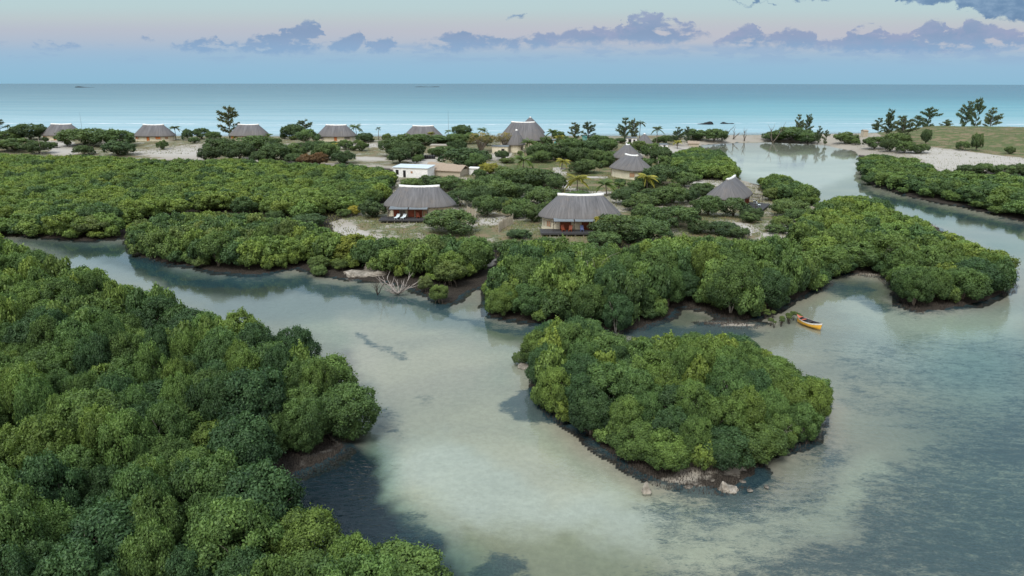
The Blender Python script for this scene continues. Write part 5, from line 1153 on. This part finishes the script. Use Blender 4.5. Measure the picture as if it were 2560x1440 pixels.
taken = [(o.location.x, o.location.y, 8.5 if o.get('category') == 'hut' else 6 if o.get('category') in ('building', 'shed', 'cabin', 'bar') else 2.4) for o in COL.objects if o.get('category') in ('hut', 'building', 'shed', 'cabin', 'bar', 'bush', 'palm', 'casuarina')]
FILL = [('scrub between big huts', [(1190, 440), (1400, 432), (1425, 520), (1340, 560), (1200, 535)], 26), ('scrub by sideways hut', [(1560, 405), (1700, 400), (1770, 470), (1760, 545), (1600, 590), (1560, 480)], 30),
        ('beachfront scrub strip', [(0, 345), (1250, 345), (1250, 402), (1000, 410), (560, 402), (330, 372), (0, 392)], 52), ('scrub beside the lodge', [(1280, 350), (1690, 350), (1640, 410), (1520, 430), (1290, 402)], 34), ('lagoon bank scrub', [(1880, 500), (2040, 530), (1980, 580), (1850, 590)], 6)]
for zn, poly, cnt in FILL:
    got = []
    a = np.array(poly, float)
    for _ in range(3000):
        if len(got) >= cnt: break
        x, y = rg.uniform(a[:, 0].min(), a[:, 0].max()), rg.uniform(a[:, 1].min(), a[:, 1].max())
        if not bool(inside([tuple(p) for p in poly], np.array(x), np.array(y))): continue
        X, Y, z = G(x, y)
        if any((X-q[0])**2+(Y-q[1])**2 < q[2]**2 for q in taken): continue
        got.append((x, y, X, Y, z)); taken.append((X, Y, 2.6))
    got.sort(key=lambda g: -g[1]); nrow = max(1, round(len(got)/9)); per = math.ceil(len(got)/nrow)
    for ri in range(nrow):
        row = sorted(got[ri*per:(ri+1)*per])
        for k, (x, y, X, Y, z) in enumerate(row):
            t = rg.choice([SG, SD, SG, SL]); side = 'leftmost' if k == 0 else 'rightmost' if k == len(row)-1 else f'{ordi(k+1)} from left'
            where = 'nearest row' if ri == 0 else 'farthest row' if ri == nrow-1 else f'{ordi(ri+1)} row'
            tree('bush', rg.choice(SCRC), rg.choice(SCRT), (X, Y, z-.05), rg.uniform(1.3, 2.7), rg.uniform(1.3, 2.6), t, rg, .02, f"{SGn[t]} low bush, {side} in {where} of the {zn}", 'bush', 'bushes round the huts and dunes')

# ------------------------------------------------------------------ uncountable ground cover
rs = np.random.default_rng(9)
def spikes(name, label, n_, test, hr, wr, m, kind='stuff', lean=.15, cat='roots'):
    out = []
    for box in test:
        x0, x1, y0, y1, k, lo, hi_ = box
        X = rs.uniform(x0, x1, k); Y = rs.uniform(y0, y1, k); d = coastal(X, Y); z, _ = terr(X, Y, True)
        keep = (d > lo) & (d < hi_) & (vnoise(X, Y, 3.5, 21) > .42); out.append(np.stack([X[keep], Y[keep], np.maximum(z[keep], -.25)], 1))
    P_ = np.concatenate(out); k = len(P_)
    h_ = rs.uniform(*hr, k)[:, None]; a = rs.uniform(0, 6.28, k); w = np.stack([np.cos(a), np.sin(a), 0*a], 1)*rs.uniform(*wr, k)[:, None]; w2 = np.stack([-w[:, 1], w[:, 0], w[:, 2]], 1)
    tip = P_+np.stack([rs.normal(size=k)*lean, rs.normal(size=k)*lean, np.ones(k)], 1)*h_
    V = np.stack([P_-w, P_+w, P_+w2*1.4, tip], 1).reshape(-1, 3); i0 = np.arange(k)*4
    Fc = np.concatenate([np.stack([i0, i0+1, i0+3], 1), np.stack([i0+1, i0+2, i0+3], 1), np.stack([i0+2, i0, i0+3], 1)])
    me = mesh_np(name, V, Fc, M[m] if isinstance(m, str) else m, {'tint': np.repeat(rs.random(k), 4)}); o = link(name, me); tag(o, label, cat, kind=kind); return o
spikes('breathing_roots', 'dark breathing roots bristling along the mangrove shores', 0, [(-30, 25, 34, 75, 90000, -1.0, 2.5), (5, 75, 50, 110, 90000, -1.0, 2.0), (-110, 110, 90, 150, 90000, -1.2, 2.2)], (.10, .38), (.018, .035), 'root')
og = spikes('grass', 'dry and green grass on the open ground and dune', 0, [(-70, 80, 110, 215, 60000, 3, 99), (-170, 130, 210, 330, 60000, 5, 99), (120, 330, 200, 400, 30000, 5, 99)], (.12, .45), (.04, .10), M['leaf'], cat='grass', lean=.4); og.color = (.14, .14, .065, 1)
# reeds and seedlings round the moored canoe
for i in range(16):
    x = 1905+(i*61 % 100)+rs.uniform(-6, 6); y = 790+(i*37 % 26)+rs.uniform(-2, 2)
    X, Y, z = G(x, y); b = MB(); rr_ = random.Random(i)
    for q in range(5): a = rr_.uniform(0, 6.28); b.tube([(0, 0, -.3), (math.cos(a)*.12, math.sin(a)*.12, .3), (math.cos(a)*.3, math.sin(a)*.3, rr_.uniform(.5, .9))], [.03, .02, .01], 4)
    e = empty('mangrove_seedling', (X, Y, min(z, 0)), 0, f"young mangrove shoot standing in the shallows left of the canoe", 'seedling', 'mangrove seedlings left of the canoe')
    b.build('stem', M['root'], e); c = link('leaves', SCRC[i % 5], e); s_ = rr_.uniform(.25, .5); c.scale = (s_, s_, s_*1.0); c.location = (0, 0, .45); c.color = jit(SL, rg)
